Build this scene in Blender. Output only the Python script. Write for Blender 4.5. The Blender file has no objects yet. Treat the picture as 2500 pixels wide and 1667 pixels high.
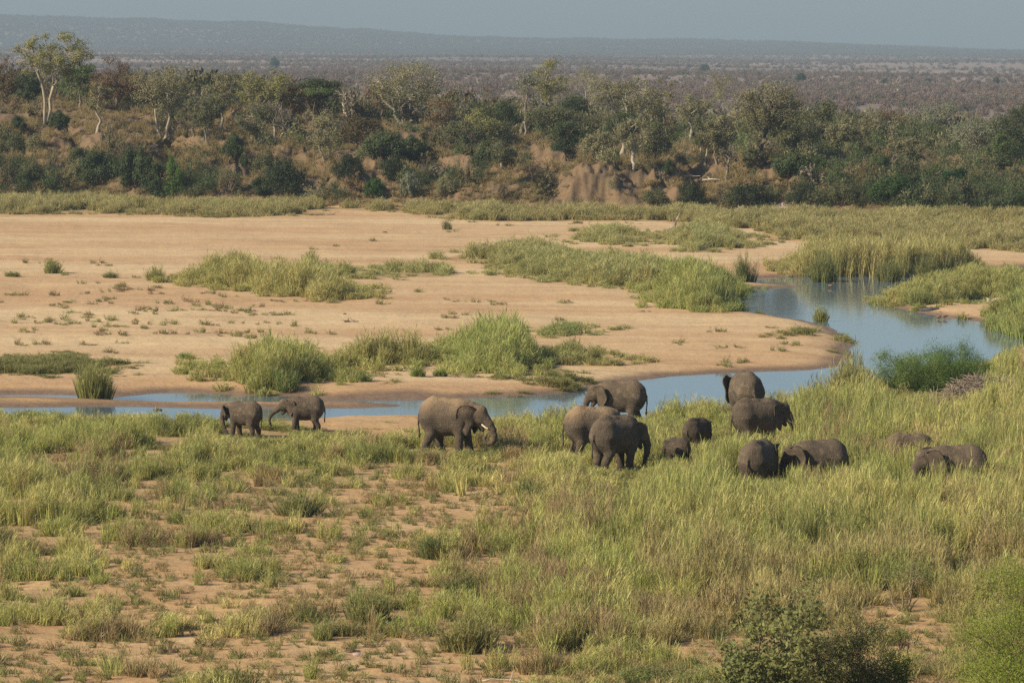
import bpy, math, random
import numpy as np
from mathutils import Vector, Matrix, Euler
R = math.radians
SC = bpy.context.scene
COL = SC.collection

# ------------------------------------------------------------------ camera
W, H, F = 2500.0, 1667.0, 9375.0
CX, CY, HOR, CAMZ = 1250.0, 833.5, 108.0, 18.0
cam_d = bpy.data.cameras.new('camera'); cam = bpy.data.objects.new('camera', cam_d); COL.objects.link(cam)
cam_d.sensor_width = 36.0; cam_d.lens = F / W * 36.0; cam_d.clip_start = 1.0; cam_d.clip_end = 40000.0
pitch = math.atan((CY - HOR) / F)
CM = Matrix.Rotation(math.pi / 2 - pitch, 4, 'X') @ Matrix.Rotation(R(0.45), 4, 'Z')
cam.matrix_world = Matrix.Translation((0, 0, CAMZ)) @ CM
SC.camera = cam
CR = np.array(CM.to_3x3())

# ------------------------------------------------------------------ light
SUN_EL, SUN_AZ = 33.0, math.atan2(-0.42, -0.91)       # sun to the left, a little behind the camera
sdir = Vector((math.cos(R(SUN_EL)) * math.cos(SUN_AZ), math.cos(R(SUN_EL)) * math.sin(SUN_AZ), math.sin(R(SUN_EL))))
sun_d = bpy.data.lights.new('sun', 'SUN'); sun = bpy.data.objects.new('sun', sun_d); COL.objects.link(sun)
sun_d.energy = 4.7; sun_d.angle = R(0.53); sun_d.color = (1.0, 0.87, 0.63)
sun.rotation_euler = sdir.to_track_quat('Z', 'Y').to_euler()
world = bpy.data.worlds.new('World'); SC.world = world; world.use_nodes = True
wn = world.node_tree; wn.nodes.clear()
sky = wn.nodes.new('ShaderNodeTexSky'); sky.sky_type = 'NISHITA'; sky.sun_disc = False
sky.sun_elevation = R(SUN_EL); sky.sun_rotation = math.pi / 2 - SUN_AZ
sky.air_density = 1.0; sky.dust_density = 1.6; sky.ozone_density = 3.5; sky.altitude = 300
bgn = wn.nodes.new('ShaderNodeBackground'); bgn.inputs['Strength'].default_value = 0.079
wo = wn.nodes.new('ShaderNodeOutputWorld')
wn.links.new(sky.outputs[0], bgn.inputs[0]); wn.links.new(bgn.outputs[0], wo.inputs[0])
vs = SC.view_settings
vs.view_transform = 'Standard'; vs.look = 'None'; vs.gamma = 1.0; vs.use_curve_mapping = False; vs.exposure = 0.57
cy = SC.cycles
cy.max_bounces = 4; cy.diffuse_bounces = 2; cy.glossy_bounces = 2; cy.transmission_bounces = 2
cy.volume_bounces = 0; cy.transparent_max_bounces = 4; cy.caustics_reflective = False; cy.caustics_refractive = False
cy.sample_clamp_indirect = 3.0
cy.use_denoising = False

# ------------------------------------------------------------------ projection helpers (build time only)
def rays(px, py):
    px = np.asarray(px, float); py = np.asarray(py, float)
    d = np.stack([(px - CX) / F, -(py - CY) / F, -np.ones_like(px)], -1)
    return d @ CR.T
def gp(px, py, z=0.0):
    d = rays(px, py); t = (z - CAMZ) / d[..., 2]
    return d[..., 0] * t, d[..., 1] * t
def proj(x, y, z):
    p = np.stack([x, y, np.asarray(z) - CAMZ], -1) @ CR
    return CX + F * p[..., 0] / -p[..., 2], CY - F * p[..., 1] / -p[..., 2]
def poly(pts, z=0.0):
    a = np.array(pts, float); x, y = gp(a[:, 0], a[:, 1], z); return np.stack([x, y], -1)
def sdf(x, y, P):                                     # signed distance, negative inside
    x = np.asarray(x, float); y = np.asarray(y, float)
    d = np.full(x.shape, 1e18); ins = np.zeros(x.shape, bool); n = len(P)
    for i in range(n):
        ax, ay = P[i - 1]; bx, by = P[i]; ex, ey = bx - ax, by - ay
        wx, wy = x - ax, y - ay
        t = np.clip((wx * ex + wy * ey) / (ex * ex + ey * ey + 1e-12), 0, 1)
        dx, dy = wx - ex * t, wy - ey * t
        d = np.minimum(d, dx * dx + dy * dy)
        if ey != 0:
            c = ((ay > y) != (by > y)) & (x < (bx - ax) * (y - ay) / (by - ay) + ax)
            ins ^= c
    d = np.sqrt(d)
    return np.where(ins, -d, d)
def _h(ix, iy, s):
    n = (ix.astype(np.int64) * 374761393 + iy.astype(np.int64) * 668265263 + s * 974634777) & 0xffffffff
    n = ((n ^ (n >> 13)) * 1274126177) & 0xffffffff
    return ((n ^ (n >> 16)) & 0xffff) / 65535.0
def vnoise(x, y, s=0):
    x = np.asarray(x, float); y = np.asarray(y, float)
    ix = np.floor(x); iy = np.floor(y); fx = x - ix; fy = y - iy
    fx = fx * fx * (3 - 2 * fx); fy = fy * fy * (3 - 2 * fy)
    a = _h(ix, iy, s); b = _h(ix + 1, iy, s); c = _h(ix, iy + 1, s); d = _h(ix + 1, iy + 1, s)
    return (a * (1 - fx) + b * fx) * (1 - fy) + (c * (1 - fx) + d * fx) * fy
def fbm(x, y, s=0, o=4):
    v = 0; a = 0.5; t = 0
    for i in range(o):
        v = v + a * vnoise(x, y, s + i * 17); t += a; a *= 0.5; x = x * 2.03 + 3.1; y = y * 2.03 + 7.7
    return v / t
def sstep(a, b, v):
    t = np.clip((v - a) / (b - a), 0, 1); return t * t * (3 - 2 * t)

# ------------------------------------------------------------------ tagging and mesh helpers
def tag(o, label=None, cat=None, group=None, kind=None):
    if label: o['label'] = label
    if cat: o['category'] = cat
    if group: o['group'] = group
    if kind: o['kind'] = kind
    return o
def mesh_np(name, v, f, mats=(), smooth=False, attrs=None):
    """v (N,3); f (M,k) array of k-gons"""
    v = np.asarray(v, np.float32); f = np.asarray(f, np.int32)
    me = bpy.data.meshes.new(name); k = f.shape[1]
    me.vertices.add(len(v)); me.vertices.foreach_set('co', v.ravel())
    me.loops.add(f.size); me.loops.foreach_set('vertex_index', f.ravel())
    me.polygons.add(len(f)); me.polygons.foreach_set('loop_start', np.arange(0, f.size, k, dtype=np.int32))
    if smooth: me.polygons.foreach_set('use_smooth', np.ones(len(f), bool))
    for nm, (typ, dom, arr) in (attrs or {}).items():
        a = me.attributes.new(nm, typ, dom)
        a.data.foreach_set('color' if 'COLOR' in typ else ('vector' if typ == 'FLOAT_VECTOR' else 'value'), np.asarray(arr, np.float32 if typ != 'INT' else np.int32).ravel())
    me.update(calc_edges=True)
    for m in mats: me.materials.append(m)
    return me
def link(name, me, parent=None, loc=None, color=None):
    o = bpy.data.objects.new(name, me); COL.objects.link(o)
    if parent: o.parent = parent
    if loc is not None: o.location = loc
    if color is not None: o.color = (*color, 1)
    return o
def empty(name, loc, rz=0.0, scale=1.0):
    o = bpy.data.objects.new(name, None); COL.objects.link(o)
    o.location = loc; o.rotation_euler = (0, 0, rz); o.scale = (scale,) * 3; o.empty_display_size = 0.2
    return o

# ------------------------------------------------------------------ water outline, terrain height
WATER = poly([(-500, 962), (57, 961), (134, 962), (291, 969), (398, 957), (451, 957), (566, 965), (727, 967), (797, 975), (1027, 978), (1188, 969),
              (1273, 967), (1426, 955), (1500, 938), (1563, 928), (1663, 916), (1773, 910), (1857, 907), (1980, 903), (2060, 892), (2083, 868), (2086, 833),
              (2037, 802), (1968, 783), (1853, 766), (1815, 762), (1790, 745), (1805, 722), (1819, 706), (1900, 703), (1990, 702), (1900, 697), (1822, 692), (1841, 679), (1917, 676),
              (1988, 676), (2067, 675), (2197, 677), (2320, 672), (2400, 662), (2500, 652), (2900, 640), (2900, 650), (2500, 663), (2400, 672), (2320, 682), (2209, 695), (2170, 722), (2102, 736),
              (2167, 749), (2297, 774), (2350, 781), (2404, 784), (2427, 806), (2477, 824), (2560, 832), (2900, 850), (2900, 905), (2520, 872), (2400, 884), (2250, 905),
              (2150, 934), (2060, 965), (1960, 1008), (1800, 1020), (1600, 1026), (1450, 1042), (1300, 1030), (1212, 1020), (1025, 1016), (800, 1018), (700, 1028), (530, 1040),
              (300, 1036), (0, 1030), (-500, 1035)], -0.35)
TONGUE = poly([(-500, 968), (0, 969), (200, 974), (300, 979), (560, 984), (800, 980), (900, 983), (1020, 991), (900, 995), (700, 997), (536, 996), (306, 991), (0, 994), (-500, 998)], -0.35)
ISLET = poly([(1990, 768), (2022, 768), (2026, 774), (2005, 777), (1986, 774)], -0.35)
POOL = poly([(2330, 735), (2390, 728), (2425, 731), (2410, 741), (2350, 744)], -0.35)
MUD = poly([(-100, 940), (300, 942), (480, 934), (700, 952), (1000, 946), (1200, 954), (1440, 938), (1430, 958), (1188, 972), (1027, 980), (500, 968), (-100, 968)])
BPX = [-1200, 0, 600, 1370, 1900, 2500, 3600]
BDB = [436, 430, 424, 415, 412, 408, 400]
BS = np.array([0, 6, 14, 30, 60, 100, 140, 220, 300.0])
BZ = np.array([[0, 2.9, 4.6, 6.0, 8.6, 10, 10, 5, 2], [0, 2.9, 4.6, 6.0, 8.6, 10, 10, 5, 2], [0, 3.2, 4.8, 5.8, 8, 9.5, 9, 4, 1.5],
               [0, 3.1, 4.6, 5.0, 5.6, 6, 5.5, 3, 1], [0, 2.8, 4.0, 4.3, 4.6, 4.6, 4, 2, 0], [0, 2.2, 3.0, 3.3, 3.7, 4, 3.5, 2, 0], [0, 2.2, 3.0, 3.3, 3.7, 4, 3.5, 2, 0]])
def pxcol(x, y): return CX + F * x / np.maximum(y, 1)
def bank_s(x, y):
    c = pxcol(x, y)
    db = np.interp(c, BPX, BDB) + (fbm(x / 14, x * 0 + 3, 5, 3) - .5) * 9
    return y - db
def water_sd(x, y):
    w = sdf(x, y, WATER)
    w = w + (fbm(x / 2.5, y / 2.5, 71, 3) - .5) * 0.9
    w = np.maximum(w, -sdf(x, y, TONGUE) + (fbm(x / 2, y / 2, 77, 2) - .5) * .5)
    w = np.maximum(w, -sdf(x, y, ISLET))
    w = np.minimum(w, sdf(x, y, POOL))
    return w
HILLPX = [-2500, -900, 0, 200, 600, 900, 1100, 1400, 1800, 2150, 2500, 3500]
HILLZ = [80, 80, 74, 71, 64, 46, 33, 29, 26, 17, 8, 8]
def hfun(x, y, full=True):
    x = np.asarray(x, float); y = np.asarray(y, float)
    z = (fbm(x / 6, y / 6, 1, 3) - .5) * 0.28 + (fbm(x / 1.1, y / 1.1, 2, 2) - .5) * 0.07
    z = z * sstep(8, 30, y)
    nh = np.maximum(0, 95 - y) * 0.17
    z = z + nh
    m = (y > 120) & (y < 340)
    if m.any():
        w = water_sd(x[m], y[m])
        zm = z[m]
        shore = -0.35 + 0.13 * np.clip(w, -4, 1e9)
        zz = np.where(w < 0, -0.35 + 0.25 * np.clip(w, -3, 0), np.minimum(zm, shore * 1.0))
        k = sstep(0, 5, w)
        zz = np.where(w < 0, zz, (-0.345 + 0.10 * np.minimum(w, 3)) * (1 - k) + zm * k)
        z = z.copy(); z[m] = zz
    m = y > 395
    if m.any():
        xm, ym = x[m], y[m]; s = bank_s(xm, ym); c = pxcol(xm, ym)
        zb = np.zeros(xm.shape)
        wcols = np.stack([np.interp(s, BS, BZ[i]) for i in range(len(BPX))], 0)
        idx = np.clip(np.searchsorted(BPX, c) - 1, 0, len(BPX) - 2)
        t = np.clip((c - np.array(BPX)[idx]) / (np.array(BPX)[idx + 1] - np.array(BPX)[idx]), 0, 1)
        ar = np.arange(xm.size)
        zb = wcols[idx, ar] * (1 - t) + wcols[idx + 1, ar] * t
        g = fbm(xm / 7, ym / 16, 9, 4) - .5
        gu = np.abs(fbm(xm / 13 + ym / 60, ym / 40, 19, 3) - .5) * 2
        zb = zb - 2.4 * np.clip(1 - gu / .22, 0, 1) * sstep(1, 8, s) * (1 - sstep(22, 55, s))
        zb = zb + g * 2.2 * sstep(0, 6, s) * (1 - sstep(60, 160, s)) * 1.0 + (.42 - np.abs(fbm(xm / 3.4, ym / 8, 12, 4) - .5) * 3.2) * 1.5 * sstep(1, 5, s) * (1 - sstep(60, 160, s))
        zb = zb + (np.abs(fbm(xm / 1.5, ym / 5, 55, 3) - .5) * -2.4 + .3) * 1.1 * sstep(.5, 3, s) * (1 - sstep(16, 40, s))
        far = sstep(250, 900, s)
        zb = zb * (1 - sstep(280, 420, s)) + far * (fbm(xm / 420, ym / 600, 21, 4) - .5) * 13
        hz = np.interp(c, HILLPX, HILLZ)
        hill = sstep(6600, 9000, ym)
        zb = zb + hill * (hz + (fbm(c / 90, ym / 900, 31, 4) - .5) * 14 * np.clip(hz / 60, .35, 1))
        z = z.copy(); z[m] = z[m] + zb
    return z
def hz1(x, y): return float(hfun(np.array([x]), np.array([y]))[0])
def hit(px, py):
    d = rays(np.array([px]), np.array([py]))[0]; d = d / d[1]
    t = np.concatenate([np.arange(100, 400, .5), np.arange(400, 700, .5), np.arange(700, 9500, 10)])
    x = d[0] * t; z = CAMZ + d[2] * t; g = hfun(x, t)
    i = np.argmax(z <= g)
    if z[i] > g[i]: i = len(t) - 1
    return float(x[i]), float(t[i]), float(g[i])
def pxm(y): return F / y

# ------------------------------------------------------------------ materials
def mat(name):
    m = bpy.data.materials.new(name); m.use_nodes = True; nt = m.node_tree; nt.nodes.clear()
    out = nt.nodes.new('ShaderNodeOutputMaterial')
    return m, nt, out
class NB:
    def __init__(s, nt): s.nt = nt
    def n(s, t, **k):
        nd = s.nt.nodes.new(t)
        for a, b in k.items():
            if a.startswith('i_'): nd.inputs[a[2:].replace('_', ' ')].default_value = b
            else: setattr(nd, a, b)
        return nd
    def l(s, a, b): s.nt.links.new(a, b)
    def mix(s, f, a, b, mode='MIX'):
        nd = s.nt.nodes.new('ShaderNodeMix'); nd.data_type = 'RGBA'; nd.blend_type = mode; nd.clamp_factor = True
        for sock, v in ((nd.inputs[0], f), (nd.inputs[6], a), (nd.inputs[7], b)):
            if hasattr(v, 'links'): s.l(v, sock)
            elif isinstance(v, (int, float)): sock.default_value = v
            else: sock.default_value = (*v, 1)
        return nd.outputs[2]
    def noise(s, scale, detail=4, rough=.55, vec=None, mapping=None):
        nd = s.n('ShaderNodeTexNoise'); nd.inputs['Scale'].default_value = scale
        nd.inputs['Detail'].default_value = detail; nd.inputs['Roughness'].default_value = rough
        src = vec
        if src is None: src = s.n('ShaderNodeTexCoord').outputs['Object']
        if mapping is not None:
            mp = s.n('ShaderNodeMapping'); mp.inputs['Scale'].default_value = mapping; s.l(src, mp.inputs['Vector']); src = mp.outputs[0]
        s.l(src, nd.inputs['Vector']); return nd.outputs['Fac']
    def ramp(s, v, a, b, ca=0.0, cb=1.0):
        nd = s.n('ShaderNodeMapRange'); nd.inputs[1].default_value = a; nd.inputs[2].default_value = b
        nd.inputs[3].default_value = ca; nd.inputs[4].default_value = cb; s.l(v, nd.inputs[0]); return nd.outputs[0]
    def math(s, op, a, b=0.0):
        nd = s.n('ShaderNodeMath', operation=op)
        for i, v in enumerate((a, b)):
            if hasattr(v, 'links'): s.l(v, nd.inputs[i])
            else: nd.inputs[i].default_value = v
        return nd.outputs[0]
    def bump(s, h, strength, dist=0.1, nrm=None):
        nd = s.n('ShaderNodeBump'); nd.inputs['Strength'].default_value = strength; nd.inputs['Distance'].default_value = dist
        s.l(h, nd.inputs['Height'])
        if nrm is not None: s.l(nrm, nd.inputs['Normal'])
        return nd.outputs[0]

# ground
m_ground, nt, out = mat('ground'); b = NB(nt)
att = b.n('ShaderNodeAttribute', attribute_name='mask'); sep = b.n('ShaderNodeSeparateColor'); b.l(att.outputs['Color'], sep.inputs[0])
wet, veg, bank, farm = sep.outputs[0], sep.outputs[1], sep.outputs[2], att.outputs['Alpha']
big = b.noise(0.03, 6, .6, mapping=(.45, 2.6, 1))
mid = b.noise(0.22, 6, .6, mapping=(1, 2.0, 1))
fine = b.noise(2.2, 6, .65)
sand = b.mix(b.ramp(big, .43, .57), (0.53, 0.395, 0.225), (0.41, 0.25, 0.125))
sand = b.mix(b.ramp(mid, .35, .75), sand, (0.46, 0.315, 0.18))
trail = b.noise(0.14, 7, .72, mapping=(.5, 1.5, 1))
sand = b.mix(b.ramp(trail, .52, .66, 0, .5), sand, (0.30, 0.19, 0.105))
sand = b.mix(b.ramp(trail, .44, .34, 0, .35), sand, (0.62, 0.48, 0.31))
sand = b.mix(b.ramp(fine, .55, .8, 0, .45), sand, (0.25, 0.155, 0.09))
vor = b.n('ShaderNodeTexVoronoi'); vor.inputs['Scale'].default_value = 1.6
tc = b.n('ShaderNodeTexCoord'); b.l(tc.outputs['Object'], vor.inputs['Vector'])
sand = b.mix(b.math('MULTIPLY', b.ramp(vor.outputs['Distance'], .0, .14, .75, 0), b.ramp(mid, .45, .7)), sand, (0.17, 0.10, 0.06))
earth = b.mix(b.ramp(mid, .3, .7), (0.46, 0.30, 0.15), (0.37, 0.22, 0.105))
earth = b.mix(b.ramp(fine, .46, .78, 0, .7), earth, (0.24, 0.145, 0.08))
litter = b.mix(b.ramp(fine, .35, .65), (0.34, 0.27, 0.13), (0.17, 0.14, 0.07))
c = b.mix(b.ramp(veg, .15, .5), sand, earth)
c = b.mix(b.ramp(veg, .55, .95, 0, .75), c, litter)
bk = b.mix(b.ramp(mid, .35, .65), (0.185, 0.118, 0.066), (0.135, 0.095, 0.055))
bk = b.mix(b.ramp(fine, .45, .7, 0, .7), bk, (0.085, 0.06, 0.038))
c = b.mix(bank, c, bk)
fr = b.mix(b.ramp(b.noise(0.004, 5, .6, mapping=(.6, 1, 1)), .42, .62), (0.18, 0.138, 0.118), (0.28, 0.205, 0.165))
c = b.mix(farm, c, fr)
mudc = b.mix(b.ramp(fine, .3, .7), (0.13, 0.085, 0.055), (0.20, 0.13, 0.08))
c = b.mix(b.ramp(b.math('ADD', wet, b.math('MULTIPLY', mid, .5)), .45, .95, 0, .95), c, mudc)
pr = b.n('ShaderNodeBsdfPrincipled'); b.l(c, pr.inputs['Base Color'])
b.l(b.ramp(wet, .5, 1, .95, .45), pr.inputs['Roughness']); pr.inputs['Specular IOR Level'].default_value = .25
bh = b.math('ADD', b.math('MULTIPLY', fine, .6), b.noise(0.9, 4, .6))
b.l(b.bump(bh, .65, .16), pr.inputs['Normal'])
b.l(pr.outputs[0], out.inputs[0])

# water
m_water, nt, out = mat('water'); b = NB(nt)
pr = b.n('ShaderNodeBsdfPrincipled'); pr.inputs['Base Color'].default_value = (0.105, 0.145, 0.175, 1); pr.inputs['Roughness'].default_value = .08
pr.inputs['IOR'].default_value = 1.42
rp = b.math('ADD', b.noise(1.3, 3, .5, mapping=(1, .45, 1)), b.math('MULTIPLY', b.noise(5.0, 2, .5, mapping=(1, .5, 1)), .35))
amp = b.ramp(b.noise(0.05, 3, .6, mapping=(1, 2.5, 1)), .35, .65, .25, 1.0)
bp = b.n('ShaderNodeBump'); bp.inputs['Distance'].default_value = .05; b.l(b.math('MULTIPLY', rp, amp), bp.inputs['Height']); bp.inputs['Strength'].default_value = .13
b.l(bp.outputs[0], pr.inputs['Normal']); b.l(pr.outputs[0], out.inputs[0])

def leaf_mat(name, source, trans=.3, var=.5, rough=.6):
    """source 'tint' (instanced stuff) or 'object' (object colour); blade attribute 'bl' varies leaves"""
    m, nt, out = mat(name); b = NB(nt)
    if source == 'tint':
        a = b.n('ShaderNodeAttribute', attribute_name='tint', attribute_type='INSTANCER'); base = a.outputs['Color']
    elif source == 'vert':
        a = b.n('ShaderNodeAttribute', attribute_name='tint'); base = a.outputs['Color']
    else:
        base = b.n('ShaderNodeObjectInfo').outputs['Color']
    bl = b.n('ShaderNodeAttribute', attribute_name='bl'); sp = b.n('ShaderNodeSeparateColor'); b.l(bl.outputs['Color'], sp.inputs[0])
    br = b.ramp(sp.outputs[0], 0, 1, 1 - var, 1 + var)
    vm = b.n('ShaderNodeVectorMath', operation='SCALE'); b.l(base, vm.inputs[0]); b.l(br, vm.inputs['Scale'])
    c = b.mix(sp.outputs[1], vm.outputs[0], (0.42, 0.34, 0.16))
    df = b.n('ShaderNodeBsdfDiffuse'); tr = b.n('ShaderNodeBsdfTranslucent'); mx = b.n('ShaderNodeMixShader'); mx.inputs[0].default_value = trans
    b.l(c, df.inputs[0]); b.l(c, tr.inputs[0]); b.l(df.outputs[0], mx.inputs[1]); b.l(tr.outputs[0], mx.inputs[2]); b.l(mx.outputs[0], out.inputs[0])
    return m
m_grass = leaf_mat('grass_blades', 'tint', .35, .45)
m_scrub = leaf_mat('scrub_leaves', 'tint', .25, .28)
m_leaf = leaf_mat('tree_leaves', 'object', .32, .26)
m_reed = leaf_mat('reed_blades', 'object', .3, .45)

def solid_mat(name, c1, c2, scale=3.0, bump=.5, dist=.03, rough=.9, obj=False):
    m, nt, out = mat(name); b = NB(nt)
    n1 = b.noise(scale, 6, .65)
    pr = b.n('ShaderNodeBsdfPrincipled'); pr.inputs['Roughness'].default_value = rough; pr.inputs['Specular IOR Level'].default_value = .2
    c = b.mix(b.ramp(n1, .3, .7), c1, c2)
    if obj: c = b.mix(1.0, c, b.n('ShaderNodeObjectInfo').outputs['Color'], 'MULTIPLY')
    b.l(c, pr.inputs['Base Color']); b.l(b.bump(n1, bump, dist), pr.inputs['Normal']); b.l(pr.outputs[0], out.inputs[0])
    return m
m_bark = solid_mat('bark', (0.9, 0.86, 0.78), (0.5, 0.46, 0.40), 1.5, .4, .05, .9, True)
m_wood = solid_mat('dead_wood', (0.36, 0.29, 0.22), (0.17, 0.13, 0.10), 5, .6, .03)
m_dung = solid_mat('dung', (0.14, 0.085, 0.055), (0.07, 0.045, 0.03), 9, .8, .05)
m_rock = solid_mat('rock', (0.09, 0.09, 0.10), (0.05, 0.05, 0.055), 4, .5, .04, .6)
m_stone = solid_mat('pebble_stone', (0.40, 0.31, 0.27), (0.26, 0.20, 0.18), 3, .5, .04, .9)
m_tusk = solid_mat('ivory', (0.72, 0.64, 0.48), (0.60, 0.50, 0.35), 5, .1, .01, .45)
m_eye = solid_mat('eye', (0.02, 0.012, 0.01), (0.03, 0.02, 0.012), 5, .1, .01, .2)
m_tip = solid_mat('bird_feathers', (0.30, 0.19, 0.12), (0.17, 0.11, 0.08), 9, .1, .01, .8)
m_bill = solid_mat('bird_bill', (0.35, 0.08, 0.05), (0.30, 0.08, 0.05), 9, .1, .01, .5)

# elephant hide
m_hide, nt, out = mat('elephant_hide'); b = NB(nt)
oc = b.n('ShaderNodeTexCoord').outputs['Object']
n1 = b.noise(1.3, 5, .6, vec=oc); n2 = b.noise(9, 5, .7, vec=oc)
geo = b.n('ShaderNodeNewGeometry')
base = b.mix(b.ramp(n1, .35, .65), (0.122, 0.091, 0.063), (0.082, 0.062, 0.044))
base = b.mix(b.ramp(n2, .4, .75, 0, .7), base, (0.065, 0.05, 0.04))
dust = b.n('ShaderNodeAttribute', attribute_name='dust')
dd = b.math('MULTIPLY', dust.outputs['Fac'], b.ramp(n1, .36, .56))
patch = b.math('MULTIPLY', b.ramp(b.noise(2.3, 6, .7, vec=oc), .53, .62), .75)
base = b.mix(patch, base, (0.19, 0.142, 0.095))
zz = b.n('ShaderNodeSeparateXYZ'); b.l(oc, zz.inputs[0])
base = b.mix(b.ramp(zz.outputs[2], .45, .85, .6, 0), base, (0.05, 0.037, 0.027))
mud = b.math('MULTIPLY', b.ramp(b.noise(.9, 4, .6, vec=oc, mapping=(1, 1, 1.4)), .52, .60), .75)
base = b.mix(mud, base, (0.062, 0.046, 0.033))
base = b.mix(dd, base, (0.30, 0.205, 0.12))
base = b.mix(1.0, base, b.n('ShaderNodeObjectInfo').outputs['Color'], 'MULTIPLY')
pr = b.n('ShaderNodeBsdfPrincipled'); pr.inputs['Roughness'].default_value = .85; pr.inputs['Specular IOR Level'].default_value = .3
b.l(base, pr.inputs['Base Color'])
wr = b.n('ShaderNodeTexWave'); wr.bands_direction = 'Z'; wr.inputs['Scale'].default_value = 3.2; wr.inputs['Distortion'].default_value = 9; wr.inputs['Detail'].default_value = 4; wr.inputs['Detail Scale'].default_value = 1.6
b.l(oc, wr.inputs['Vector'])
v2 = b.n('ShaderNodeTexVoronoi'); v2.feature = 'DISTANCE_TO_EDGE'; v2.inputs['Scale'].default_value = 30
b.l(oc, v2.inputs['Vector'])
hh = b.math('ADD', b.math('MULTIPLY', wr.outputs['Fac'], .18), b.math('ADD', b.math('MULTIPLY', n2, .7), b.math('ADD', b.ramp(v2.outputs['Distance'], 0, .12, 0, .15), b.math('MULTIPLY', b.noise(4.5, 4, .6, vec=oc, mapping=(2.6, 2.6, .7)), .9))))
b.l(b.bump(hh, .8, .06), pr.inputs['Normal']); b.l(pr.outputs[0], out.inputs[0])
# ------------------------------------------------------------------ the ground sheet
Dn = np.concatenate([np.linspace(0.5, 100, 40)[:-1], F * CAMZ / np.arange(1687, 417, -4.0), np.arange(405, 560, 0.8), F * CAMZ / np.arange(300, 17, -1.4), [9600, 12000]])
Dn = np.unique(Dn)
half = 0.165
rr = np.concatenate([-np.geomspace(1.6, half + .01, 34), np.linspace(-half, half, 720), np.geomspace(half + .01, 1.6, 34)])
GX = (rr[None, :] * Dn[:, None]); GY = np.repeat(Dn[:, None], len(rr), 1)
shape = GX.shape
gx, gy = GX.ravel(), GY.ravel()
gz = hfun(gx, gy)

# foreground cover, drawn as a coarse map over the near flat (rows 50 px from y=1000, columns 100 px)
DEN = ["9999998622666999999999999", "9999999977999999999999999", "9999999999999999999999999", "9999878886567999999999999",
       "9978789784222999999999999", "9977868641267999999999999", "9956785333588999999999999", "8787686427868999999999999",
       "8745433343578999999999999", "8667564635278999999987899", "7544367788658999998754589", "4364245432378999875433489",
       "5643563212377876665422579", "6436861111235765555533689"]
HGT = ["6555556644555776677888899", "6666666655555665567788888", "7777666655555676678899999", "7766666655556777788888999",
       "7665555545455688888888888", "7655555444456788888888888", "6554544444456888888888888", "5554444444456888888888887",
       "5544444444457788888777777", "4444444444457777777666666", "4444444444556777665443444", "4344434433466665543222334",
       "3444433333455543322222233", "3443444333344432222222233"]
DENA = np.array([[int(c) for c in r] for r in DEN], float) / 9; HGTA = np.array([[int(c) for c in r] for r in HGT], float) / 5
def bil(A, px, py):
    c = np.clip((px - 50) / 100, 0, A.shape[1] - 1.001); r = np.clip((py - 1025) / 50, 0, A.shape[0] - 1.001)
    i = r.astype(int); j = c.astype(int); fr = r - i; fc = c - j
    return (A[i, j] * (1 - fc) + A[i, j + 1] * fc) * (1 - fr) + (A[i + 1, j] * (1 - fc) + A[i + 1, j + 1] * fc) * fr
def fore(x, y):
    px, py = proj(x, y, np.zeros_like(x)); return bil(DENA, px, py) * np.where(px < 1300, np.interp(py, [1170, 1230], [1, .86]), 1), bil(HGTA, px, py), px, py

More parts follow.
